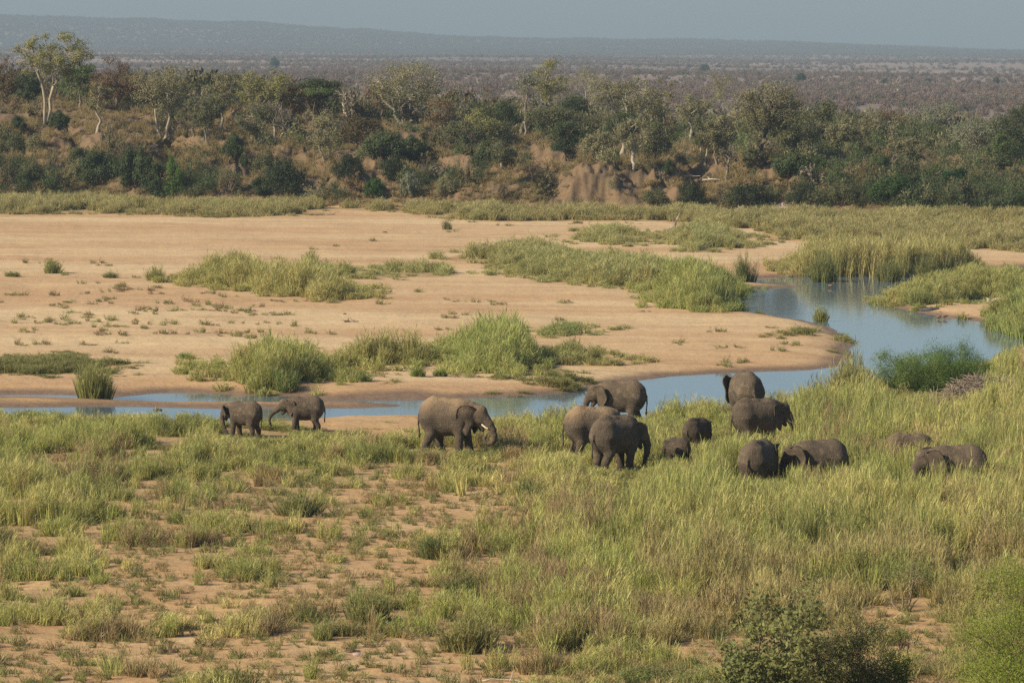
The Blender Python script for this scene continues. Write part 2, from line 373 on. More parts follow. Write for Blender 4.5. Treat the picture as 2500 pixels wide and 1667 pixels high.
BEDS = {  # name: footprint, height, density per m2, tint a, tint b, label
 'A': ([(552, 912), (600, 895), (760, 893), (835, 900), (815, 915), (775, 932), (720, 948), (640, 948), (585, 940)], 2.3, 5, (0.307, 0.371, 0.102), (0.512, 0.486, 0.166), 'tall green reed bed at the near edge of the sandbar, left end of the long row'),
 'B': ([(845, 893), (860, 878), (1040, 874), (1060, 890), (980, 892), (900, 890)], 2.0, 5, (0.333, 0.346, 0.115), (0.486, 0.461, 0.179), 'lower olive reed strip joining the two tall reed beds on the near sandbar'),
 'C': ([(1045, 886), (1090, 862), (1150, 852), (1250, 858), (1300, 880), (1312, 900), (1250, 912), (1180, 905), (1090, 898)], 2.5, 5, (0.282, 0.397, 0.102), (0.486, 0.512, 0.179), 'tallest and widest reed bed on the near sandbar, bright green dome'),
 'D': ([(1320, 880), (1380, 862), (1440, 866), (1500, 878), (1480, 888), (1390, 892)], 1.5, 4, (0.282, 0.320, 0.115), (0.461, 0.435, 0.192), 'short brownish green reed bed at the right end of the near sandbar row'),
 'E': ([(1320, 812), (1345, 803), (1420, 800), (1425, 810), (1370, 817)], .9, 4, (0.218, 0.320, 0.102), (0.384, 0.422, 0.154), 'small low green patch just behind the right end of the near reed row'),
 'F': ([(440, 688), (520, 672), (640, 680), (720, 688), (830, 708), (870, 730), (790, 733), (700, 722), (600, 708), (520, 698)], 2.1, 3.2, (0.371, 0.397, 0.128), (0.563, 0.512, 0.205), 'long yellow green reed bed on the middle of the sandbar, left side'),
 'G': ([(700, 662), (760, 655), (830, 662), (815, 680), (740, 676)], 1.5, 2.5, (0.307, 0.384, 0.128), (0.486, 0.461, 0.192), 'thin reed patch behind the right half of the long sandbar reed bed'),
 'H': ([(860, 668), (930, 655), (1110, 660), (1105, 674), (1000, 678), (900, 680)], 1.1, 1.6, (0.282, 0.358, 0.128), (0.461, 0.461, 0.205), 'sparse green reeds in the middle of the sandbar between two larger beds'),
 'I': ([(1080, 632), (1180, 615), (1330, 612), (1420, 625), (1380, 645), (1280, 650), (1150, 642)], 1.4, 1.8, (0.307, 0.358, 0.141), (0.486, 0.461, 0.205), 'patchy pale reeds across the upper middle of the sandbar'),
 'J': ([(1200, 648), (1350, 640), (1560, 650), (1690, 675), (1650, 700), (1610, 705), (1500, 698), (1360, 684), (1270, 668)], 1.5, 3.0, (0.294, 0.346, 0.128), (0.474, 0.461, 0.192), 'long diagonal green reed bed leading down to the river bend'),
 'K': ([(1620, 700), (1690, 682), (1760, 690), (1806, 715), (1788, 745), (1720, 757), (1660, 745)], 2.3, 5, (0.269, 0.371, 0.102), (0.461, 0.474, 0.154), 'tall bright reed bed standing at the water edge of the river bend'),
 'L': ([(1935, 648), (2000, 638), (2120, 640), (2280, 640), (2370, 650), (2390, 660), (2320, 673), (2200, 676), (2070, 674), (1985, 674), (1940, 664)], 2.4, 4, (0.333, 0.358, 0.128), (0.538, 0.486, 0.205), 'long tall reed bed on the far shore of the river pool'),
 'M': ([(2178, 738), (2190, 715), (2240, 700), (2340, 688), (2520, 680), (2700, 676), (2700, 715), (2500, 722), (2400, 718), (2330, 726), (2300, 742), (2230, 742)], 1.5, 4, (0.307, 0.371, 0.115), (0.486, 0.474, 0.166), 'reed bed on the low peninsula at the right, ending at the mud spit'),
 'N': ([(2405, 792), (2430, 770), (2520, 750), (2700, 745), (2700, 840), (2510, 832), (2440, 812)], 2.0, 5, (0.243, 0.358, 0.102), (0.435, 0.461, 0.154), 'green reed bed at the right edge of the photo, on the river shore'),
 'O': ([(1380, 570), (1460, 562), (1560, 565), (1600, 590), (1520, 600), (1430, 595)], 1.1, 1.4, (0.307, 0.371, 0.141), (0.486, 0.461, 0.205), 'thin low reed patch on the far sandbar to the left of the stump'),
 'P': ([(1640, 580), (1690, 562), (1780, 570), (1800, 605), (1720, 615), (1660, 600)], 1.6, 2.6, (0.307, 0.358, 0.141), (0.486, 0.461, 0.205), 'reed patch just right of the pale stump on the far sandbar'),
}
BEDP = {k: poly(v[0]) for k, v in BEDS.items()}
FARBAND = poly([(-300, 524), (100, 525), (300, 522), (500, 530), (700, 527), (800, 512), (1000, 517), (1050, 528), (1180, 542), (1400, 538), (1600, 540), (1720, 556), (1850, 560), (1900, 585), (2050, 590),
                (2200, 602), (2350, 606), (2500, 614), (2800, 620), (2800, 531), (2500, 531), (2000, 527), (1370, 517), (600, 502), (0, 492), (-300, 490)])
LOWG = poly([(-100, 915), (-100, 890), (60, 875), (180, 872), (290, 890), (240, 912), (100, 918)])

wm = (gy > 120) & (gy < 345)
wet = np.zeros_like(gx); wsd = np.full_like(gx, 50.0)
wsd[wm] = water_sd(gx[wm], gy[wm])
wet = np.where(wm, np.clip(1 - wsd / 2.2, 0, 1), 0)
mm = wm & (gy > 180) & (gy < 225)
ms = sdf(gx[mm], gy[mm], MUD)
wet[mm] = np.maximum(wet[mm], sstep(1.5, -2, ms) * .8)
veg = np.zeros_like(gx)
fm = (gy < 205)
dn, hn, _, ppy = fore(gx[fm], gy[fm]); ns = fbm(gx[fm] / 1.6, gy[fm] / 1.6, 44, 3)
vv = np.where(wsd[fm] > 0, .30 + dn * .45 + (ns - .5) * .5, 0)
veg[fm] = vv * sstep(204, 190, gy[fm])
for k, P in BEDP.items():
    m = (gy > 190) & (gy < 345); veg[m] = np.maximum(veg[m], sstep(.8, -.8, sdf(gx[m], gy[m], P)) * .85)
m = (gy > 300) & (gy < 440); veg[m] = np.maximum(veg[m], sstep(1.5, -1.5, sdf(gx[m], gy[m], FARBAND)) * .8)
m = (gy > 190) & (gy < 240); veg[m] = np.maximum(veg[m], sstep(1, -1, sdf(gx[m], gy[m], LOWG)) * .8)
sb = np.where(gy > 395, bank_s(gx, gy), -50)
bankm = sstep(-1, 2, sb); farm = sstep(150, 420, sb)
mask = np.stack([wet, np.clip(veg, 0, 1), bankm, farm], -1)
nr, nc = shape
ii = (np.arange(nr - 1)[:, None] * nc + np.arange(nc - 1)[None, :]).ravel()
faces = np.stack([ii, ii + 1, ii + nc + 1, ii + nc], -1)
me = mesh_np('ground', np.stack([gx, gy, gz], -1), faces, [m_ground], True, {'mask': ('FLOAT_COLOR', 'POINT', mask)})
ground = link('ground', me); tag(ground, 'sandy river flat, far bank and bushveld plain running out to the hills', 'ground', kind='structure')

# water sheet, hidden under the ground wherever the ground is above it
wx = np.linspace(-120, 150, 28); wy = np.linspace(150, 335, 20)
XX, YY = np.meshgrid(wx, wy); n = len(wx)
ii = (np.arange(len(wy) - 1)[:, None] * n + np.arange(n - 1)[None, :]).ravel()
me = mesh_np('river', np.stack([XX.ravel(), YY.ravel(), np.full(XX.size, -0.35)], -1), np.stack([ii, ii + 1, ii + n + 1, ii + n], -1), [m_water], True)
river = link('river', me); tag(river, 'calm blue river channel bending round the sandbar', 'water', kind='structure')

# ------------------------------------------------------------------ blades and tufts
def tuft_mesh(name, rng, nb, rad, h, lean, wdt, material, straw=.15, stalks=0, seg=3, leafy=False):
    V = []; Fc = []; BL = []
    def strip(p, d, side, L, w0, curve, bl, st):
        base = len(V); prev = np.array(p, float); dd = np.array(d, float)
        for i in range(seg + 1):
            t = i / seg; w = w0 * (1 - t ** 1.6) + .0015
            V.append(prev - side * w); V.append(prev + side * w); BL.extend([(bl * (.75 + .5 * t), st, 0, 1)] * 2)
            dd = dd + np.array([d[0] * curve, d[1] * curve, -curve * .35]); dd /= np.linalg.norm(dd)
            prev = prev + dd * (L / seg)
        for i in range(seg):
            a = base + 2 * i; Fc.append((a, a + 1, a + 3, a + 2))
    for k in range(nb):
        a = rng.random() * 2 * math.pi; r = rad * math.sqrt(rng.random())
        p = (r * math.cos(a), r * math.sin(a), -.03)
        ln = lean * (.3 + rng.random()) ; a2 = a + rng.normal() * .9
        d = np.array([math.cos(a2) * ln, math.sin(a2) * ln, 1.0]); d /= np.linalg.norm(d)
        th = rng.random() * math.pi; side = np.array([math.cos(th), math.sin(th), 0])
        st = 1.0 if rng.random() < straw else rng.random() * .35
        strip(p, d, side, h * (.45 + .55 * rng.random()), wdt * (.6 + .8 * rng.random()), .04 + .16 * rng.random(), rng.random(), st * .8)
    for k in range(stalks):
        a = rng.random() * 2 * math.pi; r = rad * math.sqrt(rng.random()); p = np.array((r * math.cos(a), r * math.sin(a), 0))
        d = np.array([rng.normal() * .1, rng.normal() * .1, 1.0]); d /= np.linalg.norm(d); th = rng.random() * math.pi; side = np.array([math.cos(th), math.sin(th), 0])
        L = h * (.95 + .45 * rng.random())
        strip(p, d, side, L, wdt * .55, .02, .75, .8)
        if leafy:
            for q in range(6):
                t = .35 + .6 * rng.random(); aa = rng.random() * 6.283
                d2 = np.array([math.cos(aa), math.sin(aa), 1.9]); d2 /= np.linalg.norm(d2)
                strip(p + d * L * t, d2, np.array([-math.sin(aa), math.cos(aa), 0]), h * .26, wdt * .55, .12, rng.random(), rng.random() * .5)
    return mesh_np(name, V, Fc, [material], False, {'bl': ('FLOAT_COLOR', 'POINT', BL)})
rng = np.random.default_rng(5)
def proto(name, me): return bpy.data.objects.new(name, me)
def grass_set(material):
    return [proto('g%d' % i, tuft_mesh('g', rng, nb, rad, 1.0, lean, wd, material, st, sk, 3, lf)) for i, (nb, rad, lean, wd, st, sk, lf) in enumerate([
        (60, .24, .22, .0125, .12, 5, True), (60, .30, .36, .012, .20, 3, False), (48, .20, .16, .0125, .35, 8, True), (64, .34, .60, .012, .55, 2, False)])]
GSET = grass_set(m_grass)
RSET = [proto('r%d' % i, tuft_mesh('r', rng, nb, rad, 1.0, lean, wd, m_grass, st, sk, 3, True)) for i, (nb, rad, lean, wd, st, sk) in enumerate([
        (54, .20, .15, .0125, .10, 12), (58, .24, .20, .0125, .2, 9), (48, .18, .12, .013, .3, 14)])]

def scatter(name, P, rot, scl, idx, tint, protos, label, cat, kind='stuff'):
    me = bpy.data.meshes.new(name); n = len(P)
    me.vertices.add(n); me.vertices.foreach_set('co', np.asarray(P, np.float32).ravel())
    for nm, typ, arr in (('rot', 'FLOAT_VECTOR', rot), ('scl', 'FLOAT_VECTOR', scl), ('tint', 'FLOAT_COLOR', np.concatenate([tint, np.ones((n, 1))], 1)), ('idx', 'INT', idx)):
        a = me.attributes.new(nm, typ, 'POINT')
        a.data.foreach_set('color' if 'COLOR' in typ else ('vector' if typ == 'FLOAT_VECTOR' else 'value'), np.asarray(arr, np.int32 if typ == 'INT' else np.float32).ravel())
    o = link(name, me); tag(o, label, cat, kind=kind)
    ng = bpy.data.node_groups.new('scatter', 'GeometryNodeTree')
    ng.interface.new_socket('Geometry', in_out='INPUT', socket_type='NodeSocketGeometry'); ng.interface.new_socket('Geometry', in_out='OUTPUT', socket_type='NodeSocketGeometry')
    N = ng.nodes; gi = N.new('NodeGroupInput'); go = N.new('NodeGroupOutput'); ip = N.new('GeometryNodeInstanceOnPoints'); jn = N.new('GeometryNodeJoinGeometry')
    for p in protos:
        oi = N.new('GeometryNodeObjectInfo'); oi.inputs['Object'].default_value = p; oi.inputs['As Instance'].default_value = True
        ng.links.new(oi.outputs['Geometry'], jn.inputs[0])
    def na(nm, t):
        q = N.new('GeometryNodeInputNamedAttribute'); q.data_type = t; q.inputs['Name'].default_value = nm; return q.outputs['Attribute']
    ng.links.new(gi.outputs[0], ip.inputs['Points']); ng.links.new(jn.outputs[0], ip.inputs['Instance'])
    ip.inputs['Pick Instance'].default_value = True
    ng.links.new(na('idx', 'INT'), ip.inputs['Instance Index']); ng.links.new(na('scl', 'FLOAT_VECTOR'), ip.inputs['Scale'])
    er = N.new('FunctionNodeEulerToRotation'); ng.links.new(na('rot', 'FLOAT_VECTOR'), er.inputs[0]); ng.links.new(er.outputs[0], ip.inputs['Rotation'])
    ng.links.new(ip.outputs[0], go.inputs[0])
    md = o.modifiers.new('scatter', 'NODES'); md.node_group = ng
    return o
def lerp3(a, b, t): return np.array(a)[None, :] * (1 - t[:, None]) + np.array(b)[None, :] * t[:, None]
def tilt(n, a=.12): return np.stack([rng.normal(size=n) * a, rng.normal(size=n) * a, rng.random(n) * 6.283], -1)

# foreground grass
def sample_fore(n, ymin=104, ymax=200):
    y = np.sqrt(rng.random(n) * (ymax ** 2 - ymin ** 2) + ymin ** 2); x = (rng.random(n) * 2 - 1) * .152 * y
    return x, y
ELE_XY = []   # filled by the herd table below; grass thins right where an elephant stands
# ------------------------------------------------------------------ elephants
def surface_nets(f, o, h):
    s = f < 0; nx, ny, nz = f.shape
    c = np.zeros((nx - 1, ny - 1, nz - 1), np.int8)
    for dx in (0, 1):
        for dy in (0, 1):
            for dz in (0, 1): c += s[dx:nx - 1 + dx, dy:ny - 1 + dy, dz:nz - 1 + dz]
    act = (c > 0) & (c < 8); idx = -np.ones(act.shape, np.int64); idx[act] = np.arange(act.sum())
    I, J, K = np.nonzero(act); acc = np.zeros((len(I), 3)); cnt = np.zeros(len(I))
    cor = [(a, b_, c_) for a in (0, 1) for b_ in (0, 1) for c_ in (0, 1)]
    for a in cor:
        for b_ in cor:
            d = np.array(b_) - np.array(a)
            if d.min() < 0 or d.sum() != 1: continue
            fa = f[I + a[0], J + a[1], K + a[2]]; fb = f[I + b_[0], J + b_[1], K + b_[2]]
            m = (fa < 0) != (fb < 0); t = np.where(m, fa / (fa - fb + 1e-12), 0)
            acc += np.where(m[:, None], np.array(a)[None] + t[:, None] * d[None], 0); cnt += m
    V = np.stack([I, J, K], -1) + acc / cnt[:, None]; V = V * h + o
    Q = []
    for ax in range(3):
        u, v = [(1, 2), (2, 0), (0, 1)][ax]
        sl0 = [slice(1, -1)] * 3; sl0[ax] = slice(0, -1); sl1 = list(sl0); sl1[ax] = slice(1, None)
        a = s[tuple(sl0)]; b_ = s[tuple(sl1)]; ch = a != b_
        P = np.stack(np.nonzero(ch), -1); off = np.array([1, 1, 1]); off[ax] = 0; P = P + off
        eu = np.zeros(3, int); eu[u] = 1; ev = np.zeros(3, int); ev[v] = 1
        def g(q): return idx[q[:, 0], q[:, 1], q[:, 2]]
        q = np.stack([g(P - eu - ev), g(P - ev), g(P), g(P - eu)], -1)
        fl = a[ch]; q[~fl] = q[~fl][:, ::-1]; Q.append(q)
    Q = np.concatenate(Q); Q = Q[(Q >= 0).all(1)]
    return V, Q
def smin(a, b_, k):
    h = np.clip(.5 + .5 * (b_ - a) / k, 0, 1); return b_ * (1 - h) + a * h - k * h * (1 - h)

TRUNKS = {
 'down': [(1.82, 1.98, .205), (2.02, 1.72, .17), (2.10, 1.38, .135), (2.11, 1.02, .11), (2.08, .68, .088), (2.0, .38, .072), (1.93, .2, .062)],
 'graze': [(1.82, 1.98, .205), (2.0, 1.7, .17), (2.06, 1.35, .135), (2.02, 1.0, .11), (1.93, .7, .088), (1.8, .45, .072), (1.66, .3, .062)],
 'curl': [(1.82, 1.98, .205), (2.03, 1.80, .175), (2.19, 1.58, .15), (2.29, 1.36, .13), (2.30, 1.17, .115), (2.22, 1.02, .105), (2.07, .95, .095), (1.92, .99, .085), (1.84, 1.12, .075), (1.87, 1.26, .063), (1.93, 1.33, .055)],
 'forward': [(1.82, 1.98, .205), (2.08, 1.80, .17), (2.34, 1.66, .14), (2.54, 1.46, .115), (2.64, 1.22, .095), (2.64, .98, .08), (2.56, .82, .07)],
 'tomouth': [(1.82, 1.98, .205), (2.04, 1.70, .17), (2.22, 1.42, .14), (2.36, 1.16, .12), (2.44, .96, .10), (2.36, .82, .09), (2.22, .86, .075)],
}
def elephant_mesh(yaw, pit, drop, trunk, step, flL, flR, young, tailsw, h, lie=0):
    piv = Vector((1.05, 0, 2.05))
    HM = Matrix.Translation(piv + Vector((-.05, 0, -drop))) @ Matrix.Rotation(yaw, 4, 'Z') @ Matrix.Rotation(pit, 4, 'Y') @ Matrix.Translation(-piv)
    def hp(p): return tuple(HM @ Vector(p))
    prims = []
    def cap(a, b_, r0, r1, k): prims.append(('c', a, b_, r0, r1, k))
    def ell(c_, r, k, m=None): prims.append(('e', c_, r, k, m))
    ell((0.0, 0, 1.66), (1.08, .66, .78), .1)
    ell((.60, 0, 1.70), (.58, .56, .76), .25)
    ell((-.66, 0, 1.74), (.62, .57, .80), .25)
    cap((-1.04, 0, 2.08), (-.60, 0, 2.42), .17, .15, .18); cap((-.60, 0, 2.42), (-.1, 0, 2.39), .15, .13, .18)
    cap((-.1, 0, 2.39), (.55, 0, 2.36), .13, .14, .18); cap((.55, 0, 2.36), (1.1, 0, 2.22), .14, .2, .2)
    for sy in (-1, 1):
        ell((-.72, sy * .36, 1.95), (.30, .16, .34), .16)
        ell((.60, sy * .42, 1.65), (.30, .16, .5), .16)
    # neck, skull, jaw
    prims.append(('c', (.75, 0, 2.0), hp((1.28, 0, 2.08)), .46, .36, .2))
    ell((1.44, 0, 2.16), (.36, .32, .42), .14, HM)
    ell((1.54, 0, 2.36), (.26, .25, .20), .12, HM)
    for sy in (-1, 1): ell((1.60, sy * .17, 2.02), (.24, .13, .25), .1, HM)
    cap(hp((1.6, 0, 2.2)), hp((1.84, 0, 1.96)), .25, .21, .1)
    cap(hp((1.42, 0, 1.85)), hp((1.72, 0, 1.52)), .20, .10, .12)
    TP = TRUNKS[trunk]
    for (x0, z0, r0), (x1, z1, r1) in zip(TP[:-1], TP[1:]): cap(hp((x0, 0, z0)), hp((x1, 0, z1)), r0, r1, .05)
    # legs
    fl, fr_, hl, hr = step
    for sy, dx in ((1, fl), (-1, fr_)):
        cap((.66, sy * .34, 1.5), (.68 + dx * .45, sy * .36, .85), .27, .185, .16)
        cap((.68 + dx * .45, sy * .36, .85), (.66 + dx, sy * .36, .22), .18, .165, .06)
        cap((.66 + dx, sy * .36, .2), (.69 + dx, sy * .36, .08), .175, .21, .05)
    for sy, dx in ((1, hl), (-1, hr)):
        cap((-.72, sy * .30, 1.62), (-.60 + dx * .3, sy * .35, 1.0), .40, .235, .18)
        cap((-.60 + dx * .3, sy * .35, 1.0), (-.80 + dx * .8, sy * .35, .52), .22, .16, .1)
        cap((-.80 + dx * .8, sy * .35, .52), (-.76 + dx, sy * .35, .18), .155, .165, .06)
        cap((-.76 + dx, sy * .35, .18), (-.72 + dx, sy * .35, .08), .17, .195, .05)
    tz = [(-1.16, 0, 2.02, .08), (-1.30, tailsw * .1, 1.75, .055), (-1.34, tailsw * .3, 1.4, .04), (-1.32, tailsw * .5, 1.08, .035), (-1.31, tailsw * .55, .88, .05), (-1.31, tailsw * .55, .74, .03)]
    for a, b_ in zip(tz[:-1], tz[1:]): cap(a[:3], b_[:3], a[3], b_[3], .04)
    pts = []
    for p in prims:
        if p[0] == 'c': pts += [(np.array(p[1]) - p[3], np.array(p[1]) + p[3]), (np.array(p[2]) - p[4], np.array(p[2]) + p[4])]
        else:
            cc = np.array(HM @ Vector(p[1])) if p[4] else np.array(p[1]); pts.append((cc - max(p[2]), cc + max(p[2])))
    lo = np.min([a for a, _ in pts], 0) - .12; hi = np.max([b_ for _, b_ in pts], 0) + .12; lo[2] = -.1
    n = np.ceil((hi - lo) / h).astype(int) + 1
    ax = [lo[i] + h * np.arange(n[i]) for i in range(3)]
    X, Y, Z = [a.astype(np.float32) for a in np.meshgrid(*ax, indexing='ij')]
    D = np.full(X.shape, 9.0, np.float32)
    for p in prims:
        if p[0] == 'c':
            a = np.array(p[1]); b_ = np.array(p[2]); r0, r1, k = p[3:]
            blo = np.minimum(a - r0, b_ - r1) - k * 1.3 - .1; bhi = np.maximum(a + r0, b_ + r1) + k * 1.3 + .1
        else:
            cc = np.array(HM @ Vector(p[1])) if p[4] else np.array(p[1]); k = p[3]; m_ = max(p[2]); blo = cc - m_ - k * 1.3 - .1; bhi = cc + m_ + k * 1.3 + .1
        i0 = np.clip(np.floor((blo - lo) / h).astype(int), 0, n); i1 = np.clip(np.ceil((bhi - lo) / h).astype(int), 0, n)
        sl = tuple(slice(i0[i], i1[i]) for i in range(3)); x, y, z = X[sl], Y[sl], Z[sl]
        if p[0] == 'c':
            e = b_ - a; t = np.clip(((x - a[0]) * e[0] + (y - a[1]) * e[1] + (z - a[2]) * e[2]) / (e @ e), 0, 1)
            d = np.sqrt((x - a[0] - e[0] * t) ** 2 + (y - a[1] - e[1] * t) ** 2 + (z - a[2] - e[2] * t) ** 2) - (r0 + (r1 - r0) * t)
        else:
            if p[4] is not None:
                inv = np.array((p[4].inverted()).to_4x4()); xx = inv[0, 0] * x + inv[0, 1] * y + inv[0, 2] * z + inv[0, 3]; yy = inv[1, 0] * x + inv[1, 1] * y + inv[1, 2] * z + inv[1, 3]; zz = inv[2, 0] * x + inv[2, 1] * y + inv[2, 2] * z + inv[2, 3]
            else: xx, yy, zz = x, y, z
            r = p[2]; c0 = p[1]; u, v, w_ = (xx - c0[0]), (yy - c0[1]), (zz - c0[2])
            k0 = np.sqrt((u / r[0]) ** 2 + (v / r[1]) ** 2 + (w_ / r[2]) ** 2) + 1e-6; k1 = np.sqrt((u / r[0] ** 2) ** 2 + (v / r[1] ** 2) ** 2 + (w_ / r[2] ** 2) ** 2) + 1e-6
            d = k0 * (k0 - 1) / k1
        D[sl] = smin(D[sl], d, k)
    D = np.maximum(D, -(Z - 0.0))
    V, Q = surface_nets(D, lo, h)
    # ears: thick rippled sheets rooted in the head
    OUT = [(0, .36), (.16, .41), (.38, .42), (.60, .35), (.73, .20), (.78, -.02), (.74, -.26), (.63, -.48), (.48, -.68), (.32, -.86), (.2, -.90), (.1, -.76), (.03, -.5), (0, -.32)]
    OUT = np.array(OUT) * (.86 if young else 1.0)
    NS, NT = 40, 9; s_ = np.linspace(0, 1, NS); ci = s_ * (len(OUT) - 1)
    ou = np.interp(ci, range(len(OUT)), OUT[:, 0]); ov = np.interp(ci, range(len(OUT)), OUT[:, 1]); au = np.zeros(NS) - .05; av = np.linspace(.34, -.28, NS)
    VV = [V]; QQ = [Q]; base = len(V)
    for sy, fl_ in ((1, max(flL, .42)), (-1, max(flR, .42))):
        T = np.linspace(0, 1, NT)
        u = au[None] * (1 - T[:, None]) + ou[None] * T[:, None]; v = av[None] * (1 - T[:, None]) + ov[None] * T[:, None]
        w_ = .05 * np.sin(s_[None] * 21 + sy) * T[:, None] ** 2 + .04 * np.sin(u * 7) - .10 * (u ** 2) * (1 if fl_ > .6 else .3) + .03
        ca, sa = math.cos(fl_), math.sin(fl_)
        for off in (.022, -.022):
            bx = -(u * ca) + (w_ + off) * sa; by = (u * sa + (w_ + off) * ca)
            px_ = 1.36 + bx; py_ = sy * (.31 + by); pz_ = 2.12 + v + .02 * u
            P = np.stack([px_.ravel(), py_.ravel(), pz_.ravel(), np.ones(px_.size)], -1) @ np.array(HM).T; VV.append(P[:, :3])
        i = (np.arange(NT - 1)[:, None] * NS + np.arange(NS - 1)[None]).ravel(); q = np.stack([i, i + 1, i + NS + 1, i + NS], -1)
        q2 = q + NS * NT
        QQ.append((q if sy > 0 else q[:, ::-1]) + base); QQ.append((q2[:, ::-1] if sy > 0 else q2) + base)
        e0 = np.arange(NS - 1) + (NT - 1) * NS; rim = np.stack([e0, e0 + 1, e0 + 1 + NS * NT, e0 + NS * NT], -1)
        QQ.append((rim[:, ::-1] if sy > 0 else rim) + base)
        base += 2 * NS * NT
    V = np.concatenate(VV); Q = np.concatenate(QQ)
    dust = np.clip((V[:, 2] - 1.75) / .7, 0, 1)
    me = mesh_np('body', V, Q, [m_hide], True, {'dust': ('FLOAT', 'POINT', dust)})
    return me, HM
def tube_mesh(name, pts, rad, mats, ns=8, smooth=True):
    V = []; Fc = []; n = len(pts)
    for i, p in enumerate(pts):
        p = Vector(p); d = (Vector(pts[min(i + 1, n - 1)]) - Vector(pts[max(i - 1, 0)])).normalized()
        a = d.orthogonal().normalized(); c_ = d.cross(a)
        for j in range(ns):
            t = j / ns * 2 * math.pi; V.append(p + (a * math.cos(t) + c_ * math.sin(t)) * rad[i])
    for i in range(n - 1):
        for j in range(ns): k = (j + 1) % ns; Fc.append((i * ns + j, i * ns + k, (i + 1) * ns + k, (i + 1) * ns + j))
    me = mesh_np(name, V, Fc, mats, smooth); return me

HERD = [  # px, feet y, shoulder height, heading, head yaw, pitch, trunk, step, ear L, ear R, tusk length, dust, tail, label
 (598, 1070, 1.72, 158, -10, 12, 'graze', (.1, -.1, .05, -.1), 1.2, 1.15, 0, .15, .3, 'young elephant at the far left seen from behind, dark ear held out over the grass'),
 (746, 1058, 1.74, 184, 0, 2, 'forward', (.15, -.1, -.1, .1), .5, .75, 0, .25, -.2, 'young elephant facing left by the water with its trunk stretched out before it'),
 (1092, 1108, 2.64, -16, -6, 2, 'curl', (.26, -.04, .42, -.08), .45, .50, .34, .9, .2, 'lone adult elephant standing side on, trunk curled up to its mouth beside a white tusk'),
 (1518, 1042, 2.34, 170, 8, 6, 'down', (-.1, .1, .1, -.1), 1.0, .5, 0, .25, .3, 'elephant at the water edge facing left with one round ear spread wide'),
 (1444, 1124, 2.48, 12, 5, 10, 'down', (.1, -.1, .0, .15), .3, .3, 0, 1.0, .2, 'dust covered elephant standing half hidden behind the big dark one'),
 (1500, 1155, 2.5, 44, -14, 10, 'down', (.1, -.1, .1, -.15), .35, .45, 0, .15, .15, 'large dark elephant seen from behind, nearest the water of the pair in the middle'),
 (1700, 1106, 1.66, 58, 0, 10, 'down', (.05, -.05, .1, -.1), .3, .3, 0, 0, .1, 'larger of the two calves between the adult groups, seen from behind'),
 (1656, 1142, 1.30, 125, 10, 8, 'down', (.05, -.05, .1, -.1), .3, .35, 0, 0, .1, 'smallest calf, only its round back showing above the grass'),
 (1820, 1040, 2.68, 102, 6, 8, 'down', (.1, -.1, .1, -.05), .95, .5, .3, .1, -.3, 'tallest elephant, back turned, standing against the blue water'),
 (1845, 1102, 2.42, 26, 0, 2, 'tomouth', (.1, -.1, .05, -.1), .25, .2, .35, .1, .2, 'dark elephant feeding with head turned right, in front of the tallest one'),
 (1850, 1208, 2.32, 66, -8, 12, 'down', (.05, -.1, .1, -.1), .4, .5, 0, .2, .1, 'elephant with its rump to the camera, nearest of the herd, deep in reeds'),
 (2003, 1198, 2.2, 190, -22, 10, 'down', (.1, -.1, .1, -.1), .7, .55, 0, .1, .2, 'elephant facing left head to head with its neighbour in the reeds'),
 (2215, 1168, 1.98, 12, 0, 14, 'graze', (.05, -.1, .1, -.1), 1.1, .9, 0, .35, .2, 'mud coated young elephant sunk in the reeds behind, one ear tip showing at right'),
 (2335, 1238, 2.4, 183, 8, 10, 'graze', (.05, -.1, .1, -.1), .9, .8, 0, .2, .2, 'rightmost elephant, long back just showing above the tall reeds'),
]
for i, (px, py, hs, hd, yw, pt, tr, stp, eL, eR, tk, du, tl, lab) in enumerate(HERD):
    x, y = gp(px, py); x = float(x); y = float(y); z = hz1(x, y)
    ELE_XY.append((x, y, hs))
    young = hs < 1.9
    me, HM = elephant_mesh(R(yw), R(pt + 4), {2: .24, 12: .3, 13: .1, 4: .34, 5: .3, 0: .12, 1: .12, 9: .22}.get(i, .2), tr, stp, eL, eR, young, tl, .036 if hs > 1.6 else .045)
    sc = hs / 2.6
    e = empty('elephant', (x, y, z - .02), R(hd), sc)
    tag(e, lab, 'elephant', 'herd of elephants in the riverside grass')
    # the dust mask carries how dusty this one is
    a = me.attributes['dust']; arr = np.zeros(len(me.vertices), np.float32); a.data.foreach_get('value', arr); a.data.foreach_set('value', arr * du)
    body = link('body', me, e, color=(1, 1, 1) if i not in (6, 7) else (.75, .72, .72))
    for sy in (-1, 1):
        ec = HM @ Vector((1.70, sy * .262, 2.10))
        s = link('eye', tube_mesh('eye', [ec - Vector((0, 0, .035)), ec - Vector((0, 0, .02)), ec, ec + Vector((0, 0, .02)), ec + Vector((0, 0, .035))], [.004, .03, .038, .03, .004], [m_eye]), e)
    if tk > 0:
        for sy in (-1, 1):
            P = []
            for t in np.linspace(0, 1, 9):
                P.append(HM @ Vector((1.72 + tk * t, sy * (.15 + .10 * t), 1.78 - .5 * tk * 1.5 * t + .14 * t * t)))
            link('tusk', tube_mesh('tusk', P, list(np.linspace(.048, .012, 9)), [m_tusk]), e)
